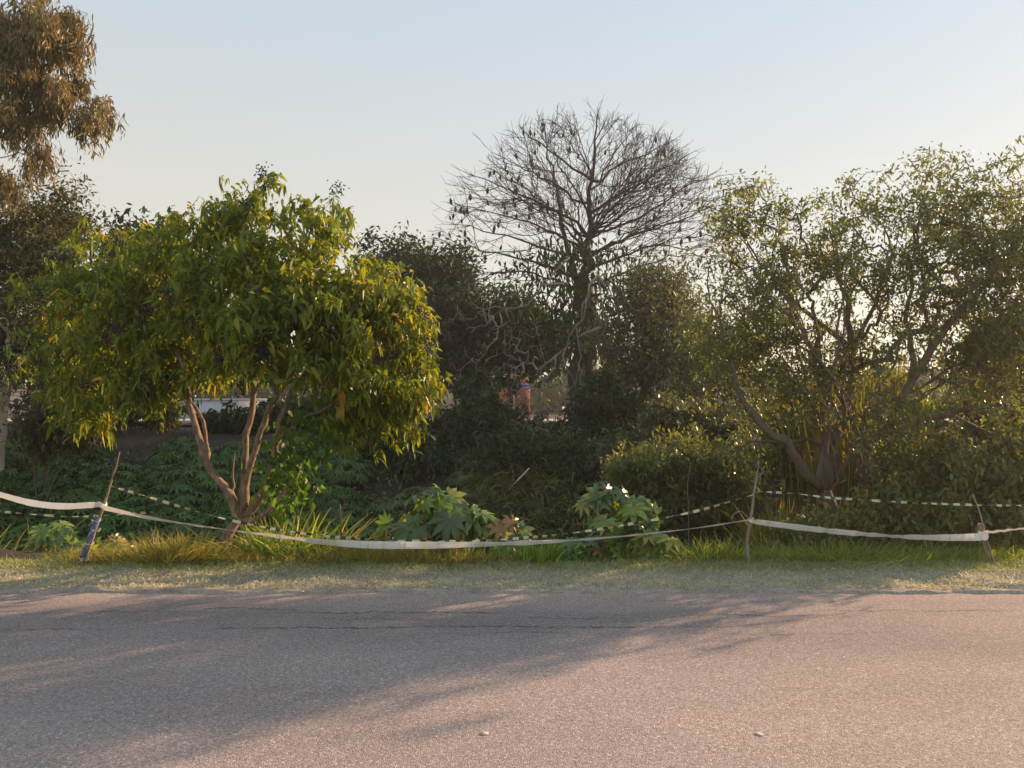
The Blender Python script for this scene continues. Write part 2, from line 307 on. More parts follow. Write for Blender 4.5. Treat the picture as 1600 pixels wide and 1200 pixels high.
# ------------------------------------------------------------------ trees
class Skel:
    def __init__(s, cap=60000):
        s.P = np.zeros((cap, 3)); s.par = np.full(cap, -1); s.rmin = np.zeros(cap); s.n = 0
    def node(s, p, par, r=0.0):
        s.P[s.n] = p; s.par[s.n] = par; s.rmin[s.n] = r; s.n += 1; return s.n-1
    def stem(s, pts, r0, r1, step=.15, jit=.012, attach=True):
        pts = np.array(pts, float); m = len(pts)
        if m == 2: pts = np.array([pts[0], (pts[0]+pts[1])/2, pts[1]]); m = 3
        ext = np.vstack([2*pts[0]-pts[1], pts, 2*pts[-1]-pts[-2]]); out = []
        for i in range(m-1):
            a, b, c, d = ext[i:i+4]; k = max(2, int(np.linalg.norm(c-b)/step))
            for t in np.arange(k)/k:
                out.append(.5*((2*b)+(c-a)*t+(2*a-5*b+4*c-d)*t*t+(3*b-a-3*c+d)*t**3))
        out.append(pts[-1]); out = np.array(out); out[1:-1] += rng.normal(0, jit, (len(out)-2, 3))
        rr = r0+(max(.006, r1*.4 if r0 < .2 else r1)-r0)*np.linspace(0, 1, len(out))**.8
        if attach and s.n: prev = int(np.argmin(np.linalg.norm(s.P[:s.n]-out[0], axis=1))); st = 1
        else: prev = s.node(out[0], -1, rr[0]); st = 1
        for p, r in zip(out[st:], rr[st:]): prev = s.node(p, prev, r)
        return prev
    def grow(s, tips, step=.3, lift=.25, wob=.06, back=.35):
        """join every tip to the nearest twig by a curved branch; returns tip node ids"""
        root = s.P[:s.n].mean(0); order = np.argsort(np.linalg.norm(tips-root, axis=1)); ids = np.zeros(len(tips), int)
        for oi in order:
            t = tips[oi]; d = np.linalg.norm(s.P[:s.n]-t, axis=1)
            away = np.linalg.norm(s.P[:s.n]-root, axis=1)-np.linalg.norm(t-root)
            j = int(np.argmin(d+np.maximum(away, 0)*1.5)); L = d[j]; a = s.P[j]
            pd = unit(a-s.P[s.par[j]]) if s.par[j] >= 0 else unit(t-a)
            c = a+pd*L*back+np.array([0, 0, lift*L*.5])+(t-a)*.25; k = max(2, int(L/step)+1); prev = j
            for q in range(1, k+1):
                u = q/k; p = (1-u)**2*a+2*u*(1-u)*c+u*u*t
                if q < k: p = p+rng.normal(0, wob*step, 3)
                prev = s.node(p, prev)
            ids[oi] = prev
        return ids
    def radii(s, tip_r, e=2.4):
        n = s.n; acc = np.zeros(n); nch = np.zeros(n, int)
        for i in range(n-1, -1, -1):
            r = acc[i]**(1/e) if acc[i] > 0 else tip_r
            r = max(r, s.rmin[i]) if s.rmin[i] > 0 else r
            acc[i] = r
            p = s.par[i]
            if p >= 0: acc[p] += r**e if s.rmin[p] == 0 or s.rmin[i] == 0 else 0
        return acc
    def chains(s, r):
        kids = [[] for _ in range(s.n)]; heads = []
        for i in range(s.n):
            if s.par[i] >= 0: kids[s.par[i]].append(i)
            else: heads.append((i, None))
        out = []; st = heads
        while st:
            i, pre = st.pop(); ch = ([pre] if pre is not None else [])+[i]
            while kids[i]:
                k = sorted(kids[i], key=lambda a: -r[a]-(100 if s.rmin[a] > 0 and s.rmin[i] > 0 else 0))
                for o in k[1:]: st.append((o, i))
                i = k[0]; ch.append(i)
            out.append(ch)
        return out
def lobe_tips(lobes, n_clump, per, cr, shell=.55):
    """clumps of twig ends spread through the crown's lobes: (px,py,rx,ry,Y,depth[,weight])"""
    w = np.array([l[6] if len(l) > 6 else l[2]*l[3] for l in lobes], float); w /= w.sum()
    out = []
    for i in rng.choice(len(lobes), n_clump, p=w):
        px, py, rx, ry, Y, dep = lobes[i][:6]; v = unit(rng.normal(size=3))*(shell+(1-shell)*rng.random()**.6)
        c = at(px+v[0]*rx, py-v[2]*ry, Y+v[1]*dep)
        k = max(1, rng.poisson(per)); out.append(c+rng.normal(0, cr, (k, 3))*np.array([1, 1, .75]))
    return np.concatenate(out)
def spray(P, D, per, L, W, spread, along, droop, tmpl, acc, flat=.5, up=.0, Lvar=.3, tint=None, curl=.25):
    """leaves along the last stretch of every twig"""
    n = len(P); rep = rng.poisson(per, n)+1; idx = np.repeat(np.arange(n), rep); m = len(idx)
    p = P[idx]-D[idx]*(rng.random((m, 1))*along)+rng.normal(0, spread, (m, 3))
    d = unit(D[idx]*.5+rng.normal(0, .7, (m, 3))+np.array([0, 0, up-droop]))
    nn = unit(rng.normal(0, 1-flat+.15, (m, 3))+np.array([0, 0, 1])*flat)
    l = L*(1+Lvar*rng.normal(0, .6, m)).clip(.45, 1.7)
    base = rng.random(n)[idx]*.55 if tint is None else tint[idx]
    t = (base+rng.random(m)*.45).clip(0, 1)
    acc.leaves(tmpl, p, d, nn, l, W/L*l, curl, None, t)
    return p, d, nn, l, t
def dir_of(sk, ids):
    return unit(sk.P[ids]-sk.P[sk.par[ids]])
def wood(sk, r, root, base, mat, big=.03, trunk=None, side=(9, 5), twig_mat=None, trunk_name='trunk', min_r=0):
    """trunk, each thick limb a part of its own, fine twigs joined"""
    ch = sk.chains(r); tw = Acc(); first = True
    for c in ch:
        P = sk.P[c]; rr = r[c].copy()
        if len(c) > 1 and c[0] == sk.par[c[1]] and rr[0] > rr[1]*1.3: rr[0] = rr[1]*1.25
        if rr[min(1, len(rr)-1)] >= big:
            a = Acc(); wig = 1+rng.normal(0, .07, len(rr)); a.tube(P, rr*wig, side[0])
            a.build(trunk_name if first else 'branch', mat, root, base, None, True); first = False
        else: tw.tube(P, rr, side[1] if rr[0] > .012 else 3, 0, False)
    if tw.n: tw.build('twigs', twig_mat or mat, root, base, 'stuff', False)

def privet():
    Y = 8.25; base = at(345, 893, Y); base[2] = float(terrain(base[0], Y))
    root = empty('privet_tree', base, 'broad leafy tree with yellowing green leaves, dark berries and five forked stems by the tape', 'tree')
    sk = Skel()
    sk.stem([base-[0, 0, .15], at(352, 850, Y), at(372, 812, Y)], .125, .10, .1)
    S = lambda pts, a, b: sk.stem(pts, a, b, .12, .008)
    S([at(372, 812, Y), at(358, 772, Y-.08), at(325, 722, Y-.12), at(300, 650, Y-.1), at(280, 560, Y), at(215, 500, Y+.2)], 0.0533, 0.0241)
    S([at(374, 808, Y), at(380, 755, Y+.05), at(385, 680, Y+.1), at(398, 600, Y+.15), at(385, 500, Y+.25), at(360, 400, Y+.2)], 0.0516, 0.0215)
    S([at(378, 812, Y), at(384, 760, Y-.08), at(400, 700, Y-.12), at(425, 630, Y-.1), at(455, 585, Y-.05), at(480, 480, Y), at(470, 380, Y)], 0.0499, 0.0189)
    S([at(380, 815, Y), at(415, 760, Y-.1), at(432, 690, Y-.15), at(452, 620, Y-.15), at(492, 565, Y-.1), at(560, 510, Y), at(620, 490, Y)], 0.0516, 0.0172)
    S([at(378, 822, Y), at(420, 795, Y-.2), at(455, 755, Y-.25), at(472, 738, Y-.28)], 0.0387, 0.0224)
    S([at(330, 726, Y-.1), at(322, 690, Y+.05), at(310, 640, Y+.1), at(240, 590, Y+.3), at(150, 560, Y+.5)], 0.0258, 0.0138)
    S([at(370, 775, Y-.05), at(362, 745, Y-.1), at(367, 708, Y-.12)], 0.0189, 0.0103)
    S([at(430, 690, Y-.15), at(480, 650, Y-.3), at(540, 625, Y-.3), at(600, 600, Y-.2)], 0.0189, 0.0103)
    lobes = [(330, 345, 62, 34, Y+.3, .5), (430, 340, 70, 42, Y+.1, .6), (505, 375, 55, 42, Y+.1, .6), (400, 420, 90, 60, Y-.35, .6), (300, 430, 75, 55, Y+.1, .7), (540, 440, 70, 50, Y-.1, .7), (600, 460, 52, 42, Y+.2, .6), (470, 480, 80, 52, Y-.5, .5),
             (380, 510, 85, 50, Y-.4, .6), (580, 530, 70, 50, Y-.25, .6), (650, 530, 48, 46, Y+.1, .55), (640, 595, 55, 42, Y, .5), (560, 600, 55, 40, Y-.2, .45), (545, 655, 34, 42, Y-.1, .3), (655, 655, 24, 36, Y-.1, .2, 700), (470, 560, 75, 36, Y-.2, .6), (300, 520, 80, 50, Y, .7),
             (240, 385, 48, 30, Y+.9, .5), (130, 400, 55, 42, Y+.8, .6), (190, 450, 75, 52, Y+.6, .6), (90, 470, 52, 50, Y+.8, .6), (75, 550, 48, 45, Y+.75, .5), (160, 540, 75, 48, Y+.35, .6), (240, 560, 70, 42, Y+.3, .6), (110, 615, 65, 40, Y+.5, .5), (205, 615, 55, 36, Y+.3, .4), (140, 655, 22, 20, Y+.3, .25, 350), (330, 585, 55, 24, Y+.2, .5, 1200), (610, 640, 40, 36, Y-.1, .35), (520, 500, 60, 50, Y-.5, .4)]
    tips = lobe_tips(lobes, 330, 5, .12, .5)
    sp = [(402, 292), (410, 280), (428, 272), (425, 292), (512, 318), (520, 298), (500, 330), (300, 318), (315, 306), (330, 318), (478, 318), (545, 345), (245, 345), (265, 340), (450, 312), (205, 372), (130, 352), (110, 372), (380, 305)]
    tips = np.concatenate([tips, np.array([at(x+rng.normal(0, 3), y, Y+.2) for x, y in sp])])
    ids = sk.grow(tips, .22, .25)
    r = sk.radii(.003, 2.6); wood(sk, r, root, base, M['bark_privet'], .017, side=(12, 5), twig_mat=M['bark_privet'])
    D = dir_of(sk, ids); P = sk.P[ids]
    # leaves turn yellow where a twig is old; whole twigs share a tone
    tone = rng.beta(1.5, 2.6, len(P))*.62
    a = Acc(); p, d, nn, l, t = spray(P, D, 22, .085, .036, .03, .34, .3, LEAF8, a, .35, tint=tone, curl=.66, Lvar=.5)
    del a
    # the leaves nearest the camera are single parts, the rest one mass
    front = np.zeros(len(p), bool); front[np.argsort(p[:, 1]+rng.normal(0, .25, len(p)))[:300]] = True
    a = Acc(); k = ~front; a.leaves(LEAF8, p[k], d[k], nn[k], l[k], l[k]*.43, .66, None, t[k]); crown = a.build('crown', M['privet'], root, base, 'stuff')
    tones = []
    for q in range(6):
        a = Acc(); a.leaves(LEAF8, np.zeros((1, 3)), np.array([[1., 0, 0]]), np.array([[0, 0, 1.]]), 1.0, .43, .5, np.array([[.0, 0, -1]]), np.array([.1+.13*q])); me = a.mesh('leaf'); me.materials.append(M['privet']); tones.append(me)
    from mathutils import Matrix
    for i in np.where(front)[0]:
        o = link('leaf', tones[int(rng.integers(6))], None, crown)
        x = unit(d[i]); y = unit(np.cross(nn[i], x)); z = np.cross(x, y)
        mt = Matrix(np.column_stack([x, y, z]).tolist()).to_4x4(); mt.translation = Vector(p[i]-base)
        o.matrix_local = mt @ Matrix.Scale(float(l[i]), 4)
    # berry clusters
    bm = []
    for q in range(4):
        a = Acc()
        for _ in range(60):
            c = rng.normal(0, 1, 3)*[.036, .036, .045]; rr = .0105
            V = np.array([[1,0,0],[-1,0,0],[0,1,0],[0,-1,0],[0,0,1],[0,0,-1]])*rr+c
            a.add(V, [0,2,4, 2,1,4, 1,3,4, 3,0,4, 2,0,5, 1,2,5, 3,1,5, 0,3,5], [3]*8)
        me = a.mesh('berry_cluster', None, True); me.materials.append(M['berry']); bm.append(me)
    lx = 800+FPX*p[:, 0]/p[:, 1]; ly = 645-FPX*(p[:, 2]-CAM_H)/p[:, 1]
    spots = [(185, 378), (80, 402), (98, 400), (115, 402), (60, 455), (125, 450), (30, 472), (225, 478), (232, 486), (220, 502), (170, 507), (185, 515), (45, 525), (30, 540), (60, 565), (100, 553), (165, 528), (20, 575), (40, 620), (62, 602), (60, 645), (25, 645), (135, 600), (230, 602), (300, 500), (385, 318), (410, 270), (525, 294), (517, 518), (402, 550), (415, 552), (655, 485), (670, 500), (672, 548), (665, 530), (620, 555), (648, 580), (447, 465), (395, 455), (152, 690), (255, 455), (270, 460), (700, 528), (345, 560)]
    for x, y in spots:
        o = link('berry_cluster', bm[int(rng.integers(4))], None, root, 'stuff')
        near = (lx-x)**2+(ly-y)**2 < 18**2; yd = float(np.quantile(p[near, 1], .05)) if near.sum() > 8 else Y+.15
        o.location = at(x, y, yd)-base; o.rotation_euler = rng.random(3)*6
    # climbing vine on the stems
    a = Acc(); n = 420; u = rng.random(n); c = np.array([at(430+70*q+rng.normal(0, 26), 780-130*q+rng.normal(0, 26), Y-.2+rng.normal(0, .12)) for q in u])
    a.leaves(LEAF8, c, unit(rng.normal(0, .6, (n, 3))+[0, 0, -.7]), unit(rng.normal(0, .6, (n, 3))+[.3, -.5, .4]), rng.uniform(.06, .11, n), rng.uniform(.05, .085, n), .2, None, rng.random(n))
    a.build('climbing_vine', M['vine'], root, base, 'stuff')
privet()

def right_tree():
    Y = 9.7; base = at(1325, 845, Y); base[2] = float(terrain(base[0], Y))
    root = empty('spreading_tree', base, 'large sparse spreading tree with several thick brown trunks and small grey green leaflets', 'tree')
    sk = Skel(); S = lambda pts, a, b, at_=True: sk.stem(pts, a, b, .18, .02, at_)
    A = lambda x, y, dy=0: at(x, y, Y+dy)
    S([base-[0, 0, .2], A(1300, 790), A(1285, 765)], 0.164, 0.133)
    S([A(1285, 765), A(1295, 700, .1), A(1325, 620, .2), A(1330, 520, .3), A(1310, 430, .4), A(1300, 340, .4)], 0.117, 0.023)
    S([A(1280, 760), A(1235, 705, -.2), A(1205, 680, -.3), A(1165, 625, -.4), A(1140, 570, -.4), A(1120, 500, -.3), A(1105, 440, -.2)], 0.078, 0.020)
    S([A(1205, 680, -.3), A(1175, 640, 0), A(1120, 600, .2), A(1080, 560, .3)], 0.039, 0.016)
    S([base+[.35, .1, -.2], A(1370, 770), A(1395, 690, -.1), A(1430, 590, -.2), A(1480, 510, -.2), A(1555, 430, -.1), A(1600, 350, 0), A(1640, 270, 0)], 0.098, 0.023, False)
    S([A(1380, 750), A(1400, 720, .1), A(1420, 665, .2), A(1480, 645, .3), A(1560, 635, .4), A(1650, 610, .4)], 0.070, 0.027)
    S([A(1480, 645, .3), A(1540, 670, .2), A(1600, 690, .1), A(1660, 700, 0)], 0.031, 0.016)
    S([A(1360, 762, -.3), A(1350, 715, -.35), A(1345, 665, -.35), A(1347, 625, -.3)], 0.027, 0.017)
    S([A(1345, 625, -.3), A(1390, 608, -.35), A(1425, 575, -.4), A(1450, 545, -.4)], 0.017, 0.011)
    S([A(1312, 648, -.1), A(1290, 605, -.3), A(1270, 570, -.4), A(1262, 548, -.4)], 0.031, 0.016)
    S([A(1430, 590, -.2), A(1420, 500, .1), A(1430, 420, .2), A(1440, 330, .2)], 0.047, 0.016)
    S([A(1330, 540, .3), A(1240, 470, .3), A(1180, 400, .2), A(1150, 345, .2)], 0.039, 0.014)
    S([A(1325, 560, .2), A(1370, 470, .2), A(1390, 400, .2), A(1370, 320, .1)], 0.039, 0.014)
    S([A(1555, 430, -.1), A(1540, 350, 0), A(1500, 290, .1)], 0.031, 0.014)
    S([A(1290, 690), A(1230, 690, .3), A(1170, 690, .4), A(1120, 720, .4)], 0.031, 0.012)
    lobes = [(1450, 345, 130, 82, Y, .95), (1330, 385, 115, 88, Y, .95), (1190, 390, 92, 68, Y, 1.0), (1160, 325, 42, 30, Y, .5, 2600), (1130, 370, 35, 50, Y, .5), (1230, 500, 135, 90, Y, .9), (1540, 350, 85, 88, Y, .95), (1590, 440, 100, 120, Y, .95),
             (1140, 590, 80, 75, Y, .9, 5200), (1440, 500, 150, 100, Y, .95, 9500), (1540, 510, 90, 70, Y, .8), (1320, 590, 130, 70, Y, 1.0, 5600), (1560, 590, 90, 85, Y, .9), (1660, 430, 70, 140, Y, .9), (1650, 580, 70, 90, Y, .9), (1230, 620, 80, 60, Y, .8, 4200), (1150, 520, 60, 60, Y, .8, 4000), (1390, 690, 70, 45, Y-.6, .3, 2200)]
    tips = lobe_tips(lobes, 480, 4.8, .18, .25)
    for i in range(16):
        x0 = rng.uniform(1275, 1400); x1 = rng.uniform(1120, 1600); y1 = rng.uniform(340, 560); dy = rng.normal(0, .45)
        S([A(x0, 770), A(x0+(x1-x0)*.22+rng.normal(0, 10), 660, dy*.4), A(x0+(x1-x0)*.6, 660+(y1-660)*.55, dy*.8), A(x1, y1, dy)], rng.uniform(.018, .038), .008)
    spk = [(1165, 297), (1180, 292), (1150, 310), (1235, 300), (1330, 272), (1335, 290), (1322, 300), (1345, 320), (1270, 312), (1435, 240), (1440, 258), (1425, 262), (1475, 245), (1490, 262), (1400, 262), (1380, 275), (1500, 262), (1590, 248), (1570, 252), (1550, 262), (1600, 245), (1290, 305), (1120, 335), (1205, 318), (1245, 318)]
    tips = np.concatenate([tips, np.array([at(x, y, Y+rng.normal(0, .3)) for x, y in spk for _ in range(2)])+rng.normal(0, .05, (len(spk)*2, 3))])
    ids = sk.grow(tips, .3, .3, .1)
    r = sk.radii(.005, 2.5); wood(sk, r, root, base, M['bark_right'], .026, side=(11, 5))
    D = dir_of(sk, ids); P = sk.P[ids]; a = Acc()
    spray(P, D, 23, .058, .022, .045, .36, .2, LEAF6, a, .5, tint=rng.random(len(P))*.55)
    a.build('crown', M['feather'], root, base, 'stuff')
right_tree()

def ceiba():
    Y = 22.0; A = lambda x, y, dy=0: at(x, y, Y+dy); base = A(915, 690); base[2] = float(terrain(base[0], Y))
    root = empty('bare_tree', base, 'tall leafless umbrella-shaped tree with thick dark trunk and hanging seed pods', 'tree')
    sk = Skel(); S = lambda pts, a, b: sk.stem(pts, a, b, .3, .035)
    S([base-[0, 0, .2], A(913, 600), A(915, 520), A(912, 455)], .5, .3)
    S([A(912, 455), A(916, 410, .1), A(924, 350, .1), A(921, 300, -.1), A(931, 240, 0), A(930, 200, .1), A(938, 165)], .15, .012)
    S([A(908, 470), A(896, 420, .4), A(882, 370, .6), A(872, 310, .7), A(860, 260, .9), A(850, 200, 1)], .12, .012)
    limbs = [[(926, 290), (965, 262), (1010, 240), (1065, 212)], [(923, 330), (975, 300), (1030, 268), (1088, 235)], [(918, 370), (985, 345), (1050, 308), (1128, 262)], [(915, 400), (990, 368), (1060, 345), (1128, 320)], [(914, 425), (1000, 390), (1070, 372), (1132, 370)], [(913, 450), (990, 420), (1060, 398), (1112, 405)],
             [(926, 285), (880, 252), (845, 225), (812, 198)], [(923, 325), (860, 285), (810, 258), (768, 238)], [(918, 360), (850, 320), (780, 290), (720, 266)], [(914, 388), (840, 352), (765, 330), (698, 316)], [(914, 410), (830, 378), (755, 362), (690, 350)], [(912, 435), (830, 408), (755, 392), (684, 376)], [(911, 460), (850, 432), (790, 425), (735, 440)],
             [(928, 260), (936, 220), (950, 178)], [(927, 280), (905, 232), (890, 192)], [(926, 300), (960, 240), (990, 198)], [(923, 330), (880, 270), (855, 212)], [(920, 350), (990, 280), (1040, 232)], [(917, 375), (830, 300), (760, 262)], [(914, 405), (1010, 350), (1100, 300)], [(918, 370), (1000, 320), (1080, 285), (1145, 272)], [(914, 400), (1010, 360), (1090, 325), (1148, 302)]]
    for i, l in enumerate(limbs):
        dep = [1.2, -1.5, .3, -1.0, .8, -.4, -1.4, 1.3, -.4, .9, -1.2, .4, -.6, 0, .9, -1.1, -1.8, 2.1, 2.2, -2.2, -.6, .5][i]; k = len(l)-1
        S([A(x, y, dep*q/k) for q, (x, y) in enumerate(l)], .05 if i < 13 else .036, .008)
    for i in range(12):                         # limbs towards and away from the road
        th = rng.uniform(0, 6.28); u = rng.uniform(.75, 1); dx, dz = math.cos(th)*150*u, math.sin(th)*3.2*u; top = 405-215*math.sqrt(max(0, 1-.75*u*u))*rng.uniform(.8, 1)
        y0 = 450-(440-top)*.45; S([A(915, y0), A(915+dx*.35, y0+(top-y0)*.42, dz*.35), A(915+dx*.7, y0+(top-y0)*.75, dz*.7), A(915+dx, top, dz)], .036, .008)
    n_limb = sk.n; centre = A(910, 470)
    def inside(p):
        px = 800+FPX*p[0]/p[1]; py = 645-FPX*(p[2]-CAM_H)/p[1]; x = (px-908)/(240 if px < 908 else 250); y = (430-py)/262; z = (p[1]-Y)/3.9
        return x*x+y*y*(1 if y > 0 else 9)+z*z < 1.0
    def sprout(j, d, L, lev):
        k = max(3, int(L/.16)); p = sk.P[j].copy(); prev = j; side = rng.choice([-1, 1]); gap = 0
        for q in range(k):
            out = unit(p-centre); d = unit(d+rng.normal(0, .10, 3)+out*.06+np.array([0, 0, .008])); p = p+d*L/k
            if lev < 3 and not inside(p): break
            prev = sk.node(p, prev); gap += 1
            if lev < 3 and gap >= 2 and q > 0:
                gap = 0; side = -side; ax = unit(np.cross(d, rng.normal(0, .6, 3)+[0, .3, 1])); sprout(prev, unit(d+ax*side*rng.uniform(.5, .95)), L*rng.uniform(.38, .6)*(1-.35*q/k), lev+1)
        ends.append(prev)
    ends = []
    for j in range(20, n_limb):
        if sk.rmin[j] > .09 or sk.rmin[j] < .001: continue
        if rng.random() > .8: continue
        d = unit(sk.P[j]-sk.P[sk.par[j]]); v = rng.normal(0, 1, 3); v = unit(v-d*np.dot(v, d))
        sprout(j, unit(d*.75+v*.75+np.array([0, 0, .05])), rng.uniform(.9, 2.1), 1)
    ids = np.array(ends)
    r = sk.radii(.0056, 2.75)
    wood(sk, r, root, base, M['bark_ceiba'], .04, side=(10, 4))
    a = Acc()
    for i in ids:
        d = unit(sk.P[i]-sk.P[sk.par[i]]); p = sk.P[i]
        for _ in range(2):
            q = p-d*rng.uniform(0, .2); e = q+unit(d+rng.normal(0, .5, 3))*rng.uniform(.15, .42); a.tube(np.array([q, (q+e)/2+rng.normal(0, .015, 3), e]), [.0055, .0045, .003], 3, 0, False)
    a.build('twig_ends', M['bark_ceiba'], root, base, 'stuff')
    # pods
    V = []; prof = [(0, .0), (.15, .55), (.45, 1), (.75, .8), (1, .0)]
    a = Acc(); a.tube(np.array([[0, 0, -x*.15] for x, _ in prof]), np.array([max(w, .05)*.034 for _, w in prof]), 6); a.tube(np.array([[0, 0, 0], [0, 0, .09]]), .004, 3)
    pod = a.mesh('seed_pod', None, True); pod.materials.append(M['pod'])
    tp = sk.P[ids]; px = 800+FPX*tp[:, 0]/tp[:, 1]
    wgt = np.where(px < 850, 3.0, 1.0); wgt[px > 1000] = .9
    for i in rng.choice(len(ids), 120, False, wgt/wgt.sum()):
        o = link('seed_pod', pod, None, root); o.location = tp[i]-base-np.array([0, 0, .09]); o.rotation_euler = (rng.normal(0, .15), rng.normal(0, .15), 0); s = rng.uniform(1.0, 1.5); o.scale = (s, s, s)
    # creepers up the trunk
    a = Acc(); n = 2600; u = rng.random(n); yy = 385+165*u; c = np.array([A(905+rng.normal(0, 22+34*(1-abs(q-.3))), y+rng.normal(0, 10), rng.normal(-.3, .5)) for q, y in zip(u, yy)])
    a.leaves(LEAF6, c, unit(rng.normal(0, .6, (n, 3))+[0, 0, -.8]), unit(rng.normal(0, 1, (n, 3))), rng.uniform(.12, .3, n), rng.uniform(.04, .08, n), .3, None, rng.random(n))
    a.build('creeper', M['dark_tree'], root, base, 'stuff')
    # long dead limbs arching down in front of the trunk
    D = lambda x, y: at(x, y, Y-3.2)
    runs = [([(935, 430), (918, 470), (905, 510), (906, 560), (905, 580), (885, 610), (860, 640)], .05), ([(905, 560), (910, 600), (915, 640), (913, 680), (905, 705), (885, 715), (865, 730)], .05), ([(940, 510), (915, 520), (905, 535)], .06),
            ([(930, 482), (915, 480), (905, 500), (880, 540), (860, 590), (840, 620), (812, 650)], .035), ([(880, 445), (850, 450), (825, 470), (790, 480), (750, 487), (720, 500)], .04), ([(890, 400), (870, 420), (845, 440), (810, 460), (770, 470)], .035),
            ([(905, 575), (915, 610), (918, 640), (930, 660), (940, 690)], .03), ([(880, 540), (890, 590), (897, 620), (893, 660), (896, 690), (884, 715)], .03), ([(935, 430), (960, 450), (985, 480), (1010, 490)], .03),
            ([(800, 470), (780, 510), (765, 540), (740, 560)], .025), ([(860, 640), (835, 660), (820, 690), (805, 715)], .022), ([(915, 640), (930, 680), (925, 700), (935, 725)], .02), ([(840, 620), (815, 640), (795, 680)], .018), ([(940, 440), (952, 520), (960, 570), (950, 600)], .03)]
    sk2 = Skel(); 
    for pts, w in runs:
        q0 = D(*pts[0]); sk2.stem([D(x, y)+np.array([0, rng.normal(0, .25), 0]) for x, y in pts], w*.75, w*.35, .25, .06, sk2.n > 0 and np.linalg.norm(sk2.P[:sk2.n]-q0, axis=1).min() < .5)
    lob = [(800, 560, 75, 75, Y-3.2, .6), (850, 690, 70, 45, Y-3.2, .6), (770, 500, 65, 50, Y-3.2, .6), (930, 690, 45, 40, Y-3.2, .5), (960, 500, 50, 50, Y-3.2, .5), (800, 650, 40, 50, Y-3.2, .5)]
    sk2.grow(lobe_tips(lob, 130, 3, .25, .2), .3, -.1, .15); r2 = sk2.radii(.007, 2.5)
    ch = sk2.chains(r2); tw = Acc()
    for c in ch:
        if r2[c[min(1, len(c)-1)]] > .016:
            a = Acc(); a.tube(sk2.P[c], r2[c], 6); a.build('drooping_branch', M['bark_dead'], root, base, None, True)
        else: tw.tube(sk2.P[c], r2[c], 3, 0, False)
    tw.build('dead_twigs', M['bark_dead'], root, base, 'stuff')
ceiba()

def gum():
    Y = 13.0; A = lambda x, y, dy=0: at(x, y, Y+dy); base = A(-190, 700); base[2] = float(terrain(base[0], Y))
    root = empty('eucalyptus_tree', base, 'tall tree with pale limbs and long hanging olive brown leaves at the top corner', 'tree')
    sk = Skel(); S = lambda pts, a, b: sk.stem(pts, a, b, .25, .02)
    S([base-[0, 0, .2], A(-185, 500), A(-165, 320), A(-130, 150), A(-90, 0), A(-70, -150)], .28, .09)
    S([A(-150, 290), A(-60, 240), A(0, 215), A(50, 185), A(85, 170), A(115, 172)], .075, .02)
    S([A(-125, 160), A(-50, 120), A(10, 80), A(60, 50)], .06, .02); S([A(10, 152), A(60, 145), A(95, 140)], .016, .01)
    S([A(-50, 120), A(0, 95), A(40, 60), A(70, 10), A(80, -40)], .05, .016); S([A(30, 198), A(62, 168), A(100, 120)], .025, .012)
    S([A(-140, 260), A(-90, 260), A(-40, 255), A(10, 245)], .04, .014); S([A(-90, 0), A(-10, -40), A(60, -60)], .05, .016)
    S([A(-150, 280), A(-260, 180), A(-320, 120)], .06, .02)
    lobes = [(50, 40, 72, 62, Y, .8), (80, 105, 52, 50, Y, .7), (118, 40, 20, 40, Y, .35, 700), (105, 150, 45, 38, Y, .6), (150, 158, 24, 30, Y, .4, 900), (20, 170, 40, 45, Y, .7, 1100), (45, 222, 28, 22, Y, .4, 700), (15, 262, 24, 26, Y, .4, 600), (138, 185, 30, 32, Y, .4),
             (0, 80, 60, 70, Y, .9), (30, -70, 90, 60, Y, .9), (-120, 60, 90, 110, Y, 1.2), (-260, 120, 90, 100, Y, 1.2), (-80, 230, 60, 40, Y, .8)]
    tips = lobe_tips(lobes, 230, 3.0, .1, .3); ids = sk.grow(tips, .25, .3, .1); r = sk.radii(.004, 2.5)
    wood(sk, r, root, base, M['bark_gum'], .025, side=(9, 4), twig_mat=M['twig'])
    P = sk.P[ids]; a = Acc(); n = len(P); st = np.repeat(np.arange(n), 3); q = P[st]+rng.normal(0, .07, (len(st), 3)); ln = rng.uniform(.2, .55, len(st))
    tw = Acc()
    for i in range(len(st)): tw.tube(np.array([P[st[i]], q[i]-[0, 0, ln[i]*.5], q[i]-[0, 0, ln[i]]]), .003, 3, 0, False)
    tw.build('hanging_twigs', M['twig'], root, base, 'stuff')
    k = 17; idx = np.repeat(np.arange(len(st)), k); m = len(idx); u = rng.random(m)
    p = q[idx]-np.stack([0*u, 0*u, ln[idx]*u], -1)+rng.normal(0, .035, (m, 3))
    d = unit(rng.normal(0, .38, (m, 3))+[0, 0, -1]); nn = unit(rng.normal(0, 1, (m, 3))*[1, 1, .2])
    t = (np.repeat(rng.random(len(st)), k)*.6+rng.random(m)*.4)
    a.leaves(LEAF6, p, d, nn, rng.uniform(.10, .19, m), rng.uniform(.018, .03, m), .12, unit(rng.normal(0, 1, (m, 3))), t)
    a.build('crown', M['gum'], root, base, 'stuff')
gum()

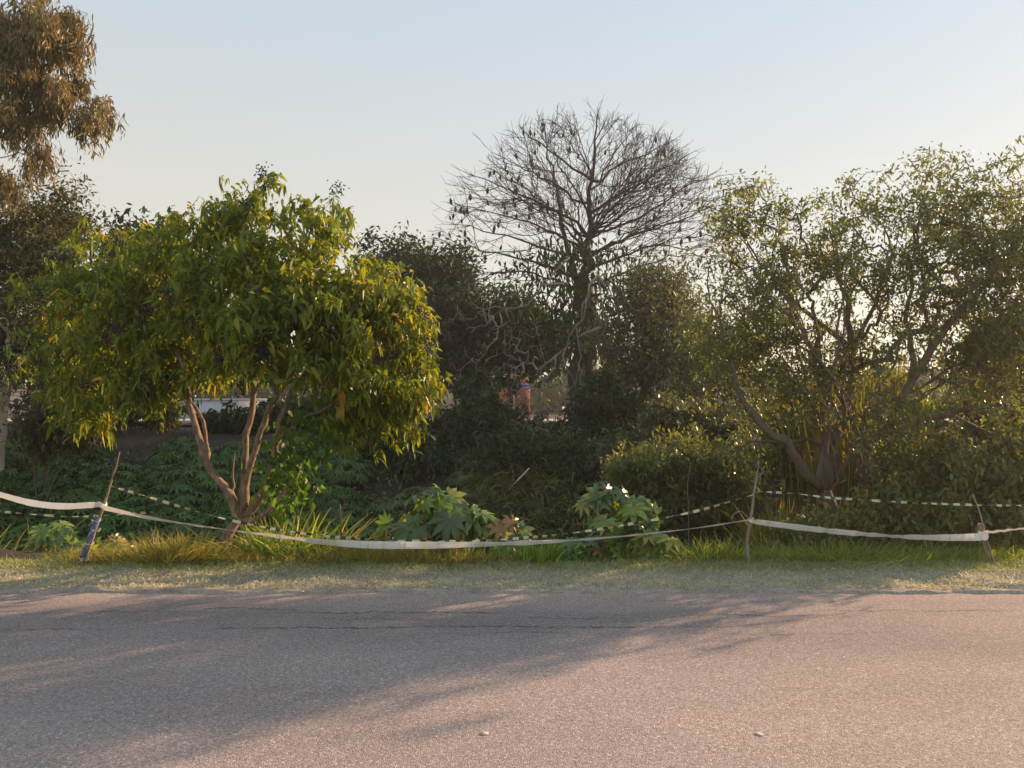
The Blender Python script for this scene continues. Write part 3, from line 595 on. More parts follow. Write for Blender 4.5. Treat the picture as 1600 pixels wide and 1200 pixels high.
def generic_tree(name, label, cat, Y, trunk, lobes, n, per, cr, leaf, mat, bark, r0=.12, shell=.4, perleaf=12, spread=.07, tmpl=LEAF4, tr=.006, droop=.2, up=0., group=None, spikes=None, big=.03, base_px=None, step=.35, along=.3):
    base = at(*trunk[0], Y); base[2] = float(terrain(base[0], base[1]))
    root = empty(name, base, label, cat, group); sk = Skel()
    sk.stem([base-[0, 0, .15]]+[at(x, y, Y) for x, y in trunk[1:]], r0, r0*.45, .25, .02)
    tips = lobe_tips(lobes, n, per, cr, shell)
    if spikes: tips = np.concatenate([tips, np.array([at(x, y, Y+rng.normal(0, .3)) for x, y in spikes])])
    ids = sk.grow(tips, step, .3, .1); r = sk.radii(tr, 2.5); wood(sk, r, root, base, bark, big, side=(8, 4))
    P = sk.P[ids]; a = Acc(); spray(P, dir_of(sk, ids), perleaf, leaf[0], leaf[1], spread, along, droop, tmpl, a, .4, up, tint=rng.random(len(P))*.55)
    a.build('crown', mat, root, base, 'stuff'); return root
# left edge: brown green bushy tree
generic_tree('bushy_tree', 'brown green fine-leaved tree under the hanging eucalyptus leaves', 'tree', 14.0, [(-5, 720), (2, 660), (15, 600), (20, 520), (30, 420)],
    [(60, 400, 75, 75, 14, 1.2), (20, 330, 55, 50, 14, .9), (75, 330, 40, 40, 14, .7), (110, 370, 35, 40, 14, .6), (20, 480, 60, 90, 14, 1.2), (-70, 420, 90, 130, 14, 1.4), (60, 540, 70, 60, 14.3, .9), (40, 380, 60, 60, 14, .8), (10, 560, 50, 70, 14, .8)], 300, 6, .16, (.10, .036), M['brown_tree'], M['bark_gum'], .14, .3, 15, .1, LEAF4, .004, .1, .25,
    None, [(95, 262), (118, 282), (140, 285), (128, 305), (105, 285), (85, 280), (148, 318), (70, 290), (140, 300), (112, 300), (60, 268), (150, 345), (160, 350)])
# dark trees at the far side of the ditch
G = 'dark evergreen trees beyond the ditch'
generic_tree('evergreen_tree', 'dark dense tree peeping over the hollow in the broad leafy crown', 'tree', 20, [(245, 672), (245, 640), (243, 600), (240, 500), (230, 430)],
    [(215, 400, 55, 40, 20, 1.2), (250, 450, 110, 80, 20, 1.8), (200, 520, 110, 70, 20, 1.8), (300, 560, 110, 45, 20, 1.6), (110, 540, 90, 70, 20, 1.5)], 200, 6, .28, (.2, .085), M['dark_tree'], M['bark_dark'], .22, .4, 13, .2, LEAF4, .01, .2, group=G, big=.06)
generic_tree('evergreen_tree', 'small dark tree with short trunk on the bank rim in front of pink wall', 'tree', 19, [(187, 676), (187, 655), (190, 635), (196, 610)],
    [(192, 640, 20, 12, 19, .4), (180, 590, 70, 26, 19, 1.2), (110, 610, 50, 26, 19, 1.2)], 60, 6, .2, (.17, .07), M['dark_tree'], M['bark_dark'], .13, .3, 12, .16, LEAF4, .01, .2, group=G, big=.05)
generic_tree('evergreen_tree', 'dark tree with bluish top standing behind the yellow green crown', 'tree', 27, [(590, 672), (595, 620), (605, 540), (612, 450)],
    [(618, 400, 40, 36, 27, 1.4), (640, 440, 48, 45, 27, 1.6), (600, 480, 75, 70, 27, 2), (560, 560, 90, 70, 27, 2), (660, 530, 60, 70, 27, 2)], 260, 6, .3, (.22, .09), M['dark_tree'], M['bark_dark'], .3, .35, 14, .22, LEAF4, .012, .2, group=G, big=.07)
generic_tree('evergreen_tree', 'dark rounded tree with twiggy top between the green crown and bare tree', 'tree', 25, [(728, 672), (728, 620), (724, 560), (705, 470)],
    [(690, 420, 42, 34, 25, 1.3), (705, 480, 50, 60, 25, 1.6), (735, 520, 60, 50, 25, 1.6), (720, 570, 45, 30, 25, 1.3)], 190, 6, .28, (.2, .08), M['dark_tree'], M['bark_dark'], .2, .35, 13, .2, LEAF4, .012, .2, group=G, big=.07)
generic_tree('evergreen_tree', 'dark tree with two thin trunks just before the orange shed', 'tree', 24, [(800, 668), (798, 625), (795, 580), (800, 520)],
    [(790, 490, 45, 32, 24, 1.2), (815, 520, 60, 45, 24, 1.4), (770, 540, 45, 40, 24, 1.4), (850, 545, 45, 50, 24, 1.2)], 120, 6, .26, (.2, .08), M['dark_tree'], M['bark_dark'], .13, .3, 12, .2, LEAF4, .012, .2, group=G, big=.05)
generic_tree('brushy_tree', 'grey olive twiggy tree beside the bare trunk, under its spread', 'tree', 20, [(1010, 680), (1008, 620), (1005, 560), (1010, 480)],
    [(1010, 470, 50, 55, 20, 1.2), (1050, 450, 40, 40, 20, 1.0), (985, 540, 50, 60, 20, 1.3), (1060, 540, 65, 65, 20, 1.4), (1010, 610, 70, 55, 20, 1.4)], 190, 6, .24, (.15, .05), M['brush'], M['twig'], .16, .3, 12, .2, LEAF4, .01, .3, group='brushy trees by the bare tree', big=.05)
generic_tree('brushy_tree', 'grey olive feathery tree overlapping the open edge of the spreading tree', 'tree', 18, [(1120, 690), (1118, 640), (1110, 590), (1100, 520)],
    [(1100, 520, 55, 60, 18, 1.2), (1150, 570, 60, 60, 18, 1.2), (1080, 590, 50, 40, 18, 1.2), (1180, 640, 60, 50, 18, 1.2)], 110, 5, .22, (.14, .045), M['brush'], M['twig'], .13, .3, 11, .2, LEAF4, .01, .3, group='brushy trees by the bare tree', big=.05)

# ------------------------------------------------------------------ shrubs
def shrub(name, label, Y, lobes, n, per, leaf, mat, group=None, perleaf=14, spread=.05, tmpl=LEAF6, foot=None, stem_r=.03, droop=.4, cat='shrub', cr=.15):
    px = np.mean([l[0] for l in lobes]) if foot is None else foot
    b = at(px, 700, Y); b[2] = float(terrain(b[0], Y)); root = empty(name, b, label, cat, group); sk = Skel()
    for q in range(4):
        e = at(*[(lobes[q % len(lobes)])[i] for i in (0, 1)], lobes[q % len(lobes)][4])
        sk.stem([b-[0, 0, .1], b*.5+e*.5+rng.normal(0, .08, 3), e], stem_r, stem_r*.4, .2, .02, q > 0)
    tips = lobe_tips(lobes, n, per, cr, .45); ids = sk.grow(tips, .3, .3, .12); r = sk.radii(.004, 2.5)
    a = Acc()
    for c in sk.chains(r): a.tube(sk.P[c], r[c], 4, 0, False)
    a.build('stems', M['twig'], root, b, 'stuff')
    P = sk.P[ids]; a = Acc(); spray(P, dir_of(sk, ids), perleaf, leaf[0], leaf[1], spread, .28, droop, tmpl, a, .5, 0, tint=rng.random(len(P))*.55)
    a.build('foliage', mat, root, b, 'stuff'); return root
G = 'shrubs around the ditch'
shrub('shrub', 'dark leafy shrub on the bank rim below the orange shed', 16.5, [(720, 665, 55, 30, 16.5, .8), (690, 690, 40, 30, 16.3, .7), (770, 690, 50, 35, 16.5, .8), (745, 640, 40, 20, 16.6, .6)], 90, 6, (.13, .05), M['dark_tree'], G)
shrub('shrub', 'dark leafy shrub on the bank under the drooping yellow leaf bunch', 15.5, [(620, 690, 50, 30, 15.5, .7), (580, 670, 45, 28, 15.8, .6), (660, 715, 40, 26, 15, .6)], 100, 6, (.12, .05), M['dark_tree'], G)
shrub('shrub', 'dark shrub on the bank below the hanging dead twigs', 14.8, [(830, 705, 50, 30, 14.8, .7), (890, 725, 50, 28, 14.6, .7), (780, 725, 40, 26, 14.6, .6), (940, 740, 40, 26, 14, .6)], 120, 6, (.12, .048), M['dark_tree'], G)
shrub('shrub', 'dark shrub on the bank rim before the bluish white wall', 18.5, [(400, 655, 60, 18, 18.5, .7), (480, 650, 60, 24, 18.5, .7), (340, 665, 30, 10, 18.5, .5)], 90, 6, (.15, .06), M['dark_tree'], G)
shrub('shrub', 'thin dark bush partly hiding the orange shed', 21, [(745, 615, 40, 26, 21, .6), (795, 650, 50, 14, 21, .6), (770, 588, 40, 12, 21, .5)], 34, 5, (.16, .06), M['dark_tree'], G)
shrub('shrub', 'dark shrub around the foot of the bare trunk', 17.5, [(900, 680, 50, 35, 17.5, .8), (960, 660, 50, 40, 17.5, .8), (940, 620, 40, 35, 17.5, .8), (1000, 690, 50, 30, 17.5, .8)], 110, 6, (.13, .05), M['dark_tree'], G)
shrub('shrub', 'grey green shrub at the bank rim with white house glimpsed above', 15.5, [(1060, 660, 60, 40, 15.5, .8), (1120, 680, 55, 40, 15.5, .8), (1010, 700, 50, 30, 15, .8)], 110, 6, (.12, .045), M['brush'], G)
shrub('shrub', 'rounded soft green shrub leaning over the ditch beside the twisted post', 12.0, [(1060, 745, 85, 48, 12, .7), (1110, 720, 60, 45, 12, .7), (1000, 735, 50, 35, 12.3, .6), (1150, 770, 45, 50, 11.6, .6), (1085, 800, 80, 40, 11.8, .6)], 190, 6, (.078, .028), M['feather'], G, 18)
shrub('shrub', 'leafy shrub hiding the feet of the thick brown trunks', 9.0, [(1330, 835, 70, 34, 9.0, .25), (1400, 815, 60, 42, 9.0, .25), (1260, 845, 40, 26, 9.0, .25), (1450, 830, 60, 42, 9.0, .25)], 130, 6, (.078, .031), M['feather'], G, 14)
shrub('shrub', 'tall green shrub behind the split stake, reaching the low limb', 9.2, [(1520, 780, 75, 65, 9.2, .3), (1450, 740, 55, 50, 9.3, .3), (1580, 820, 60, 45, 9.1, .3), (1590, 740, 50, 60, 9.2, .3)], 170, 6, (.078, .031), M['feather'], G, 14)
shrub('thicket', 'yellow green sunlit thicket behind the low horizontal limb', 13.5, [(1500, 680, 90, 70, 13.5, .8), (1580, 640, 70, 80, 13.5, .8), (1560, 560, 60, 60, 13.5, .8), (1660, 640, 70, 100, 13.5, .8), (1430, 720, 50, 40, 13.4, .6)], 190, 6, (.11, .045), M['backlit'], G, cat='thicket')
shrub('thicket', 'twiggy backlit thicket filling the gap behind the fork of brown trunks', 14.5, [(1330, 690, 70, 60, 14.5, .8), (1250, 660, 60, 50, 14.5, .8), (1400, 640, 60, 60, 14.5, .8), (1210, 720, 50, 40, 14, .8)], 130, 6, (.11, .04), M['backlit'], G, cat='thicket')
shrub('shrub', 'small shrub with sunlit golden leaves below the purple berries', 13.2, [(90, 650, 55, 32, 13.2, .5), (60, 680, 40, 22, 13.2, .4), (120, 675, 35, 20, 13.2, .4)], 60, 6, (.10, .04), M['brown_tree'], G, foot=70)
shrub('shrub', 'golden speckled shrub seen under the crown before the pale wall', 17.0, [(215, 628, 50, 22, 17, .6), (180, 650, 30, 14, 17, .4), (260, 640, 22, 16, 17, .4)], 40, 5, (.13, .05), M['brown_tree'], G, foot=205)

# bank mounds: palmate-leaved shrubs covering the far bank
def mound_mesh(seed, rad, h, n, L):
    g = np.random.default_rng(seed); a = Acc()
    v = unit(g.normal(size=(n, 3))*[1, 1, .9]); v[:, 2] = np.abs(v[:, 2])*.95+.02; c = v*np.array([rad, rad, h])*(.78+.25*g.random((n, 1)))
    lob = 7; ang = (np.arange(lob)/lob)[None]*2*math.pi+g.random((n, 1))*6
    nrm = unit(v+[0, 0, .8]+g.normal(0, .25, (n, 3))); u = unit(np.cross(nrm, g.normal(size=(n, 3)))); w = np.cross(nrm, u)
    d = (np.cos(ang)[..., None]*u[:, None]+np.sin(ang)[..., None]*w[:, None]).reshape(-1, 3); P = np.repeat(c, lob, 0); N = np.repeat(nrm, lob, 0)
    t = (np.repeat(g.random(n), lob)*.7+g.random(n*lob)*.3); l = np.repeat(L*g.uniform(.7, 1.25, n), lob)
    a.leaves(LEAF4, P, d, N, l, l*.34, .35, None, t)
    return a.mesh('foliage'), c
MO = [mound_mesh(200+i, .55+.06*(i % 3), .42+.05*(i % 2), 190, .125) for i in range(6)]
MOY = [mound_mesh(300+i, .55, .45, 190, .125)[0] for i in range(2)]
for m, _ in MO: m.materials.append(M['bank'])
for m in MOY: m.materials.append(M['bank_yellow'])
ST = []
for q in range(2):
    a = Acc()
    for i in range(14): 
        e = unit(rng.normal(size=3)*[1, 1, .3]+[0, 0, .9])*[.5, .5, .45]; a.tube(np.array([[0, 0, -.15], e*.5, e]), [.014, .01, .006], 4, 0, False)
    me = a.mesh('stems'); me.materials.append(M['green_stem']); ST.append(me)
spots = []
for row, (Yr, cnt) in enumerate([(10.0, 10), (10.6, 11), (11.2, 11), (11.8, 12), (12.4, 12), (13.0, 12), (13.7, 12), (14.4, 11), (15.2, 7)]):
    x0, x1 = at(-60, 700, Yr)[0], at(560, 700, Yr)[0]
    for i in range(cnt): spots.append((x0+(x1-x0)*(i+.5+rng.normal(0, .25))/cnt, Yr+rng.normal(0, .18), 0, 'low dark green palmate-leaved shrub in the mass on the shaded far bank', 'low shrubs massed on the far bank'))
for px, Yr in [(575, 12.6), (610, 13.2), (640, 12.2), (660, 13.4), (690, 12.7), (720, 13.3), (740, 12.5), (600, 11.6), (650, 11.4), (700, 11.8), (560, 12.0), (745, 13.9), (735, 14.4)]:
    spots.append((at(px, 700, Yr)[0], Yr, 1 if px > 600 else 0, 'paler green palmate-leaved shrub on the far bank behind the drooping castor plant', 'paler shrubs on the far bank'))
for i, (x, y, yel, lab, grp) in enumerate(spots):
    z = float(terrain(x, y)); o = empty('bank_shrub', (x, y, z), lab, 'shrub', grp); s = rng.uniform(.85, 1.3)
    o.scale = (s, s, s*rng.uniform(.8, 1.15)); o.rotation_euler = (0, 0, rng.random()*6)
    link('foliage', MOY[i % 2] if yel else MO[i % 6][0], None, o, 'stuff'); link('stems', ST[i % 2], None, o, 'stuff')
# arching strap leaves on the shaded bank over the ditch
a = Acc(); n = 5200
px = rng.uniform(740, 960, n); Yq = rng.uniform(10.8, 14.4, n); X = (px-800)/FPX*Yq; P = np.stack([X, Yq, terrain(X, Yq)], -1)
cl = np.round(px/14)*.37+np.round(Yq*3)*.61; tt = (np.abs(np.sin(cl*7.3))**1.5*.6+rng.random(n)*.4)
a.leaves(BLADE, P+np.stack([0*X, 0*X, rng.uniform(.05, .55, n)], -1), unit(rng.normal(0, .7, (n, 3))+[0, -.5, .7]), unit(rng.normal(0, 1, (n, 3))+[0, 0, .3]), rng.uniform(.25, .6, n), rng.uniform(.018, .035, n), .8, None, tt)
o = a.build('ditch_ferns', M['fern'], None, None, 'stuff'); tag(o, 'arching strap-leaved ground cover, partly yellowed, on the shaded ditch bank', 'ground cover')

a = Acc(); n = 15000; X = rng.uniform(-9.5, 3.5, n); Yq = 10+7.3*rng.random(n)**.8; k = rng.random(n) < .25+.75*(np.sin(X*2.3+Yq)*np.sin(X*.9-Yq*1.7+1) > -.1); k &= ~((X < -4.2) & (Yq > 15.3)); X, Yq = X[k], Yq[k]; n = len(X)
a.leaves(LEAF6, np.stack([X, Yq, terrain(X, Yq)+rng.random(n)**2*.38], -1), unit(rng.normal(0, .8, (n, 3))+[0, -.3, .2]), unit(rng.normal(0, .5, (n, 3))+[0, -.3, 1]), rng.uniform(.07, .15, n), rng.uniform(.03, .06, n), .35, None, rng.random(n))
tag(a.build('undergrowth', M['bank'], None, None, 'stuff'), 'low dark leafy undergrowth over the far bank', 'undergrowth')

# ------------------------------------------------------------------ castor plants
def castor_mesh(seed, nl=8, droop=.28):
    g = np.random.default_rng(seed); ang = np.linspace(-2.45, 2.45, nl); V = [[0, 0, 0]]; F = []; S = []
    webs = []
    for i in range(nl+1):
        aa = -2.72+i*(5.44/nl); V.append([.36*math.cos(aa), .36*math.sin(aa), .015]); webs.append(len(V)-1)
    for i, aa in enumerate(ang):
        ln = (1-.42*abs(aa)/2.45)*g.uniform(.9, 1.08); hw = .135*g.uniform(.9, 1.1); c, s = math.cos(aa), math.sin(aa)
        def pt(r, off, z): return [r*c-off*s, r*s+off*c, z-droop*r*r]
        k = len(V); V += [pt(.56*ln, -hw, .045), pt(.56*ln, 0, -.0), pt(.56*ln, hw, .045), pt(ln, 0, 0)]
        F += [0, webs[i], k, k+1, 0, k+1, k+2, webs[i+1], k, k+3, k+1, k+1, k+3, k+2]; S += [4, 4, 3, 3]
    V = np.array(V); V[:, 0] += 0
    return np_mesh('leaf', V, F, S)
CL = [castor_mesh(400+i, 8 if i % 2 else 9, .2+.12*(i % 3)) for i in range(6)]
for m in CL: m.materials.append(M['castor'])
def castor(label, foot_px, Y, lobes, n, size, group='castor plants along the verge', red=.0):
    from mathutils import Matrix
    b = at(foot_px, 870, Y); b[2] = float(terrain(b[0], Y)); root = empty('castor_plant', b, label, 'plant', group)
    stems = Acc(); tops = []
    for l in lobes:
        top = at(l[0], l[1], l[4]); mid = b*.45+top*.55+rng.normal(0, .03, 3); mid[2] = b[2]*.35+top[2]*.65
        P = np.array([b+rng.normal(0, .03, 3)*[1, 1, 0]-[0, 0, .1], mid, top]); A = Acc(); A.tube(P, [.019, .015, .01], 6); A.build('stem', M['castor_stem'], root, b, None, True); tops.append(P)
    w = np.array([l[2]*l[3] for l in lobes], float); w /= w.sum()
    for i in rng.choice(len(lobes), n, p=w):
        px, py, rx, ry, Yl, dp = lobes[i][:6]; v = unit(rng.normal(size=3)*[1, 1, 1]-[0, .35, -.1])*(.45+.75*rng.random()); c = at(px+v[0]*rx, py-v[2]*ry, Yl+v[1]*dp)
        P = tops[i]; q = P[1]*(1-.8*rng.random())+P[2]*.0; u = rng.uniform(.2, 1); q = P[1]*(1-u)+P[2]*u
        out = unit(v*[1, 1, .3]+[0, -.15, 0]); nrm = unit(out*.75+[0, 0, .75]+rng.normal(0, .5, 3)); x = unit(out*.7+[0, 0, -.9]+rng.normal(0, .5, 3)); x = unit(x-nrm*np.dot(x, nrm)); y = np.cross(nrm, x)
        o = link('leaf', CL[int(rng.integers(6))], None, root); mt = Matrix(np.column_stack([x, y, nrm]).tolist()).to_4x4(); mt.translation = Vector(c-b)
        o.matrix_local = mt @ Matrix.Scale(float(size*rng.uniform(.5, 1.35)), 4)
        a = Acc(); a.tube(np.array([q, (q+c)/2+[0, 0, .03], c]), [.006, .005, .004], 4, 0, False); a.build('petiole', M['castor_stem'], root, b)
castor('tall castor plant with big drooping dull green leaves and one yellow leaf below', 700, 8.5, [(672, 790, 32, 32, 8.45, .2), (700, 815, 42, 36, 8.35, .22), (650, 830, 26, 30, 8.35, .18), (738, 815, 26, 22, 8.4, .18)], 70, .235)
castor('low castor plant spreading beside the bright upright grass', 800, 8.5, [(780, 830, 38, 16, 8.45, .2), (815, 825, 22, 12, 8.5, .2), (770, 862, 34, 18, 8.3, .15)], 30, .22)
castor('glossy castor plant with starry bright green top leaves in the middle of the ditch edge', 960, 8.6, [(945, 785, 34, 20, 8.6, .2), (1000, 800, 36, 20, 8.6, .22), (960, 830, 52, 26, 8.4, .25), (1020, 850, 36, 22, 8.3, .2), (925, 865, 36, 20, 8.2, .2), (965, 865, 32, 18, 8.2, .2), (885, 862, 26, 18, 8.25, .15)], 84, .22)
castor('small castor seedling with reddish stems half hidden by dry grass', 615, 8.6, [(612, 825, 26, 12, 8.6, .16), (640, 818, 16, 10, 8.6, .12), (592, 836, 14, 8, 8.6, .1)], 15, .15)
castor('castor plant with broad pale leaves just behind the blue stake', 165, 8.6, [(165, 850, 30, 14, 8.6, .18), (180, 858, 20, 12, 8.4, .15), (148, 866, 22, 12, 8.3, .12)], 20, .19)
castor('shaded castor plant with withered leaves beyond the dirt mound', 85, 8.9, [(80, 835, 26, 18, 8.9, .2), (105, 850, 22, 16, 8.8, .18), (60, 850, 18, 14, 8.9, .15)], 26, .17)
o = link('withered_leaf', CL[0].copy(), None); o.data.materials.clear(); o.data.materials.append(M['yellow_leaf']); o.parent = [c for c in bpy.data.objects if c.name.startswith('castor_plant')][0]
pp = at(682, 858, 8.15); o.location = Vector(pp)-o.parent.location; o.rotation_euler = (R(75), R(80), R(10)); o.scale = (.15, .1, .15)

# ------------------------------------------------------------------ grass
def clump(name, label, px, Y, rad, n, h, mat, lean=.35, w=.007, droop=.45, group='grass clumps behind the verge', py=None, tuft=BLADE, spreadout=1.2):
    b = np.array([(px-800)/FPX*Y, Y, 0.]); b[2] = float(np.maximum(terrain(b[0], Y)-.03, -5)) if Y > 8.3 else float(verge_z(b[0], Y))
    a = Acc(); P = np.stack([rng.normal(0, rad, n), rng.normal(0, rad*.5, n), np.zeros(n)-.02], -1)
    d = unit(rng.normal(0, lean, (n, 3))*[1, .8, .2]+[0, 0, 1]+P*[spreadout, spreadout*.7, 0]); L = h*rng.uniform(.45, 1.15, n)
    a.leaves(tuft, P, d, unit(rng.normal(0, 1, (n, 3))*[1, 1, .2]), L, w*rng.uniform(.7, 1.4, n), droop*rng.uniform(.2, 1.3, n), unit(d*[1, 1, 0]*.7+[0, 0, -.6]), rng.random(n))
    o = empty(name, b, label, 'grass', group); a.build('blades', mat, o, None, 'stuff'); return o
clump('grass_clump', 'big golden dry grass clump at the foot of the leaning trunk', 275, 8.0, .2, 1100, .42, M['grass_dry'], .4)
clump('grass_clump', 'dry yellow tuft between the thin stake and the tall castor plant', 610, 8.05, .18, 380, .27, M['grass_dry'], .45)
clump('grass_clump', 'dry straw tuft below the drooping castor leaves', 715, 8.0, .15, 320, .25, M['grass_dry'], .45)
clump('grass_clump', 'sparse dry tuft just beside the blue stake', 185, 8.0, .14, 260, .26, M['grass_dry'], .5)
clump('grass_clump', 'straw-coloured dry tuft beside the leaning trunk base', 335, 8.0, .12, 300, .2, M['grass_dry'], .5)
clump('grass_clump', 'tall arching green grass behind the trunk, between tree and thin stake', 475, 8.3, .3, 520, .8, M['grass_green'], .32, .018, .75)
clump('grass_clump', 'arching green grass around the thin iron stake', 560, 8.4, .2, 160, .62, M['grass_green'], .35, .011, .7)
clump('grass_clump', 'tall green blades rising beside the forked trunk', 425, 8.5, .14, 160, .95, M['grass_green'], .3, .014, .5)
clump('grass_clump', 'bright green upright blades between the two castor plants', 835, 8.0, .17, 120, .36, M['grass_bright'], .25, .018, .3)
clump('grass_clump', 'pale arching tall grass above the dirt mound at the picture edge', 5, 8.9, .25, 420, .95, M['grass_dry'], .4, .010, .8)
clump('grass_clump', 'feathery seeded grass leaning over the shaded shrubs', 45, 9.3, .14, 90, 1.0, M['grass_green'], .35, .009, .7)
clump('grass_clump', 'upright green grass by the foot of the twisted post', 1110, 8.15, .22, 480, .42, M['grass_green'], .35, .009, .4)
clump('grass_clump', 'mop of green grass under the sagging white tape', 1300, 8.2, .38, 1100, .46, M['grass_green'], .45, .008, .5)
clump('grass_clump', 'low green grass beside the split stake', 1450, 8.2, .3, 560, .36, M['grass_green'], .45, .008, .5)
clump('grass_clump', 'tall yellow green cane grass behind the twisted post', 1225, 9.6, .16, 130, 1.15, M['reed'], .18, .02, .35)
clump('grass_clump', 'tall slender cane grass just inside the twisted post', 1200, 9.0, .12, 80, .95, M['reed'], .2, .016, .4)
clump('cane_clump', 'tall backlit yellow canes standing behind the brown trunks', 1330, 12.6, .45, 200, 3.0, M['reed'], .05, .03, .10, spreadout=.12)
def band(name, label, n, x0, x1, y0, y1, h, mat, w, dens=None, lean=.5, droop=.5, tm=BLADE3, tint=None):
    X = rng.uniform(x0, x1, n); Yv = rng.uniform(y0, y1, n)
    if dens is not None:
        k = rng.random(n) < dens(X, Yv); X, Yv = X[k], Yv[k]; n = len(X)
    Z = np.where(Yv > 8.2, np.maximum(terrain(X, Yv)-.035, verge_z(X, Yv)), verge_z(X, Yv))+.004
    d = unit(rng.normal(0, lean, (n, 3))*[1, 1, .2]+[0, 0, 1]); L = h(X, Yv)*rng.uniform(.5, 1.3, n)
    a = Acc(); t = rng.random(n) if tint is None else tint(X, Yv, n)
    a.leaves(tm, np.stack([X, Yv, Z], -1), d, unit(rng.normal(0, 1, (n, 3))*[1, 1, .2]), L, w*rng.uniform(.7, 1.3, n), droop*rng.random(n), unit(d*[1, 1, 0]+[0, 0, -.5]), t)
    return tag(a.build(name, mat, None, None, 'stuff'), label, 'grass')
pn = lambda X, Y, s: .5+.25*(np.sin(X*s+1.3*Y*s)+np.sin(1.7*X*s-2.1*Y*s+2))
# short trampled grass of the verge: thin near the road, greener at the back edge
band('verge_grass', 'short trampled grey green grass on the road verge', 75000, -8.5, 8.5, 6.86, 8.1, lambda X, Y: .042+.016*smooth(7.4, 7.8, Y), M['grass_verge'], .0065,
     lambda X, Y: smooth(6.9, 6.97, Y)*(.5+.5*pn(X, Y, 3.1)*pn(X, Y, 9))+.5*smooth(7.45, 7.7, Y), 1.1, .3, BLADE3, lambda X, Y, n: (rng.random(n)*.65+.22+.3*(1-smooth(7.2, 7.75, Y))).clip(0, 1))
band('verge_edge_grass', 'low fresh green grass along the back edge of the verge', 22000, -8.5, 8.5, 7.62, 8.15, lambda X, Y: .045+.02*pn(X, Y, 5), M['grass_green'], .006, lambda X, Y: .3+.5*pn(X, Y, 4), .8, .4)
band('dry_grass', 'mixed dry yellow grass behind the verge', 15000, -4.6, .35, 7.85, 8.55, lambda X, Y: .13+.13*pn(X, Y, 2.3), M['grass_dry'], .006, lambda X, Y: .35+.65*pn(X, Y, 2.9), .55, .5)
band('ditch_edge_grass', 'mixed green grass along the ditch edge', 17000, -5.5, 6.6, 7.95, 8.9, lambda X, Y: .10+.10*pn(X, Y, 2.1)+.06*smooth(2, 3, X), M['grass_green'], .007, lambda X, Y: .25+.5*pn(X, Y, 2.5)+.4*smooth(1.8, 2.8, X), .5, .5)

# ------------------------------------------------------------------ posts and tapes
YP = 7.8
def poly(pts, Y): return np.array([at(x, y, Y) for x, y in pts])
def finer(P, k=8):
    P = np.asarray(P, float); s = Skel(2000); s.stem(P, 0.01, 0.01, np.linalg.norm(P[-1]-P[0])/(k*2), 0); return s.P[:s.n].copy()
def pole(name, P, r0, r1, mat, root, n=8, knob=.08):
    Q = finer(P, 9); a = Acc(); rr = np.linspace(r0, r1, len(Q))*(1+rng.normal(0, knob, len(Q))); Q[1:-1] += rng.normal(0, r0*.12, (len(Q)-2, 3))
    a.tube(Q-np.asarray(root.location), rr, n); return a.build(name, mat, root, None, None, True)
def ground_point(px, Y): x = (px-800)/FPX*Y; return np.array([x, Y, float(verge_z(x, Y))-.05])
b = ground_point(130, YP); rt = empty('leaning_stake', b, 'leaning pointed wooden stake with a blue painted strip tied to it', 'stake')
pole('stick', [b, at(148, 830, YP), at(164, 785, YP), at(178, 740, YP), at(187, 706, YP)], .024, .006, M['post_wood'], rt)
d0, d1 = at(121, 897, YP-.01), at(153, 808, YP-.01); ax = unit(d1-d0); sx = unit(np.cross(ax, [0, 1, 0])); ay = np.cross(sx, ax)
a = Acc(); a.box((d0+d1)/2-b, (.058, .016, np.linalg.norm(d1-d0)), np.array([sx, ay, ax])); strip = a.build('blue_strip', M['blue'], rt)
for px, py in [(131, 874), (139, 849), (149, 828), (150, 813)]:
    c = at(px, py, YP-.0)-b; a = Acc(); th = np.linspace(0, 2*math.pi, 13); R2 = .045
    a.tube(c+np.stack([R2*np.cos(th), R2*.8*np.sin(th), .012*np.sin(th*2)], -1), .0045, 5); a.tube(np.array([c+[.0, -.04, 0], c+[-.03, -.05, -.03], c+[-.045, -.05, -.055]]), .004, 4); a.build('cord', M['cord'], rt)
b = ground_point(533, YP); rt = empty('thin_stake', b, 'thin straight rusty stake with a short wire at its top', 'stake'); M['rust'] = flat_mat('rusty_iron', (.13, .085, .065), .8, .3, 40)
pole('rod', [b, at(532.5, 840, YP), at(531, 788, YP)], .011, .009, M['rust'], rt, 6, .03); a = Acc(); a.tube(np.array([at(531, 790, YP), at(536, 790, YP), at(542, 788, YP)])-b, .004, 4); a.build('wire', M['rust'], rt)
b = ground_point(1168, YP+.1); rt = empty('twisted_stake', b, 'crooked grey branch stake where the two tapes meet', 'stake')
pole('stick', [b, at(1167, 850, YP+.1), at(1173, 810, YP+.1), at(1179, 765, YP+.1), at(1185, 720, YP+.1)], .02, .008, M['post_grey'], rt, 8, .16)
a = Acc(); a.tube(finer([at(1172, 815, YP+.1), at(1160, 800, YP+.08), at(1148, 802, YP+.06), at(1142, 812, YP+.05)])-b, .005, 5); a.build('side_twig', M['post_grey'], rt)
a = Acc(); a.tube(finer([at(1180, 752, YP+.1), at(1190, 740, YP+.08), at(1194, 728, YP+.06)])-b, .005, 5); a.build('side_twig', M['post_grey'], rt)
b = ground_point(1545, YP+.05); rt = empty('split_stake', b, 'short stake with a curved thin stick tied against it', 'stake')
pole('stump_stick', [b-[.02, 0, 0], at(1538, 850, YP+.05), at(1530, 818, YP+.05)], .021, .018, M['post_wood'], rt, 8, .05)
pole('stick', [b+[.025, -.03, 0], at(1542, 845, YP+.01), at(1533, 808, YP+.01), at(1520, 772, YP+.01)], .012, .005, M['post_grey'], rt, 6, .06)

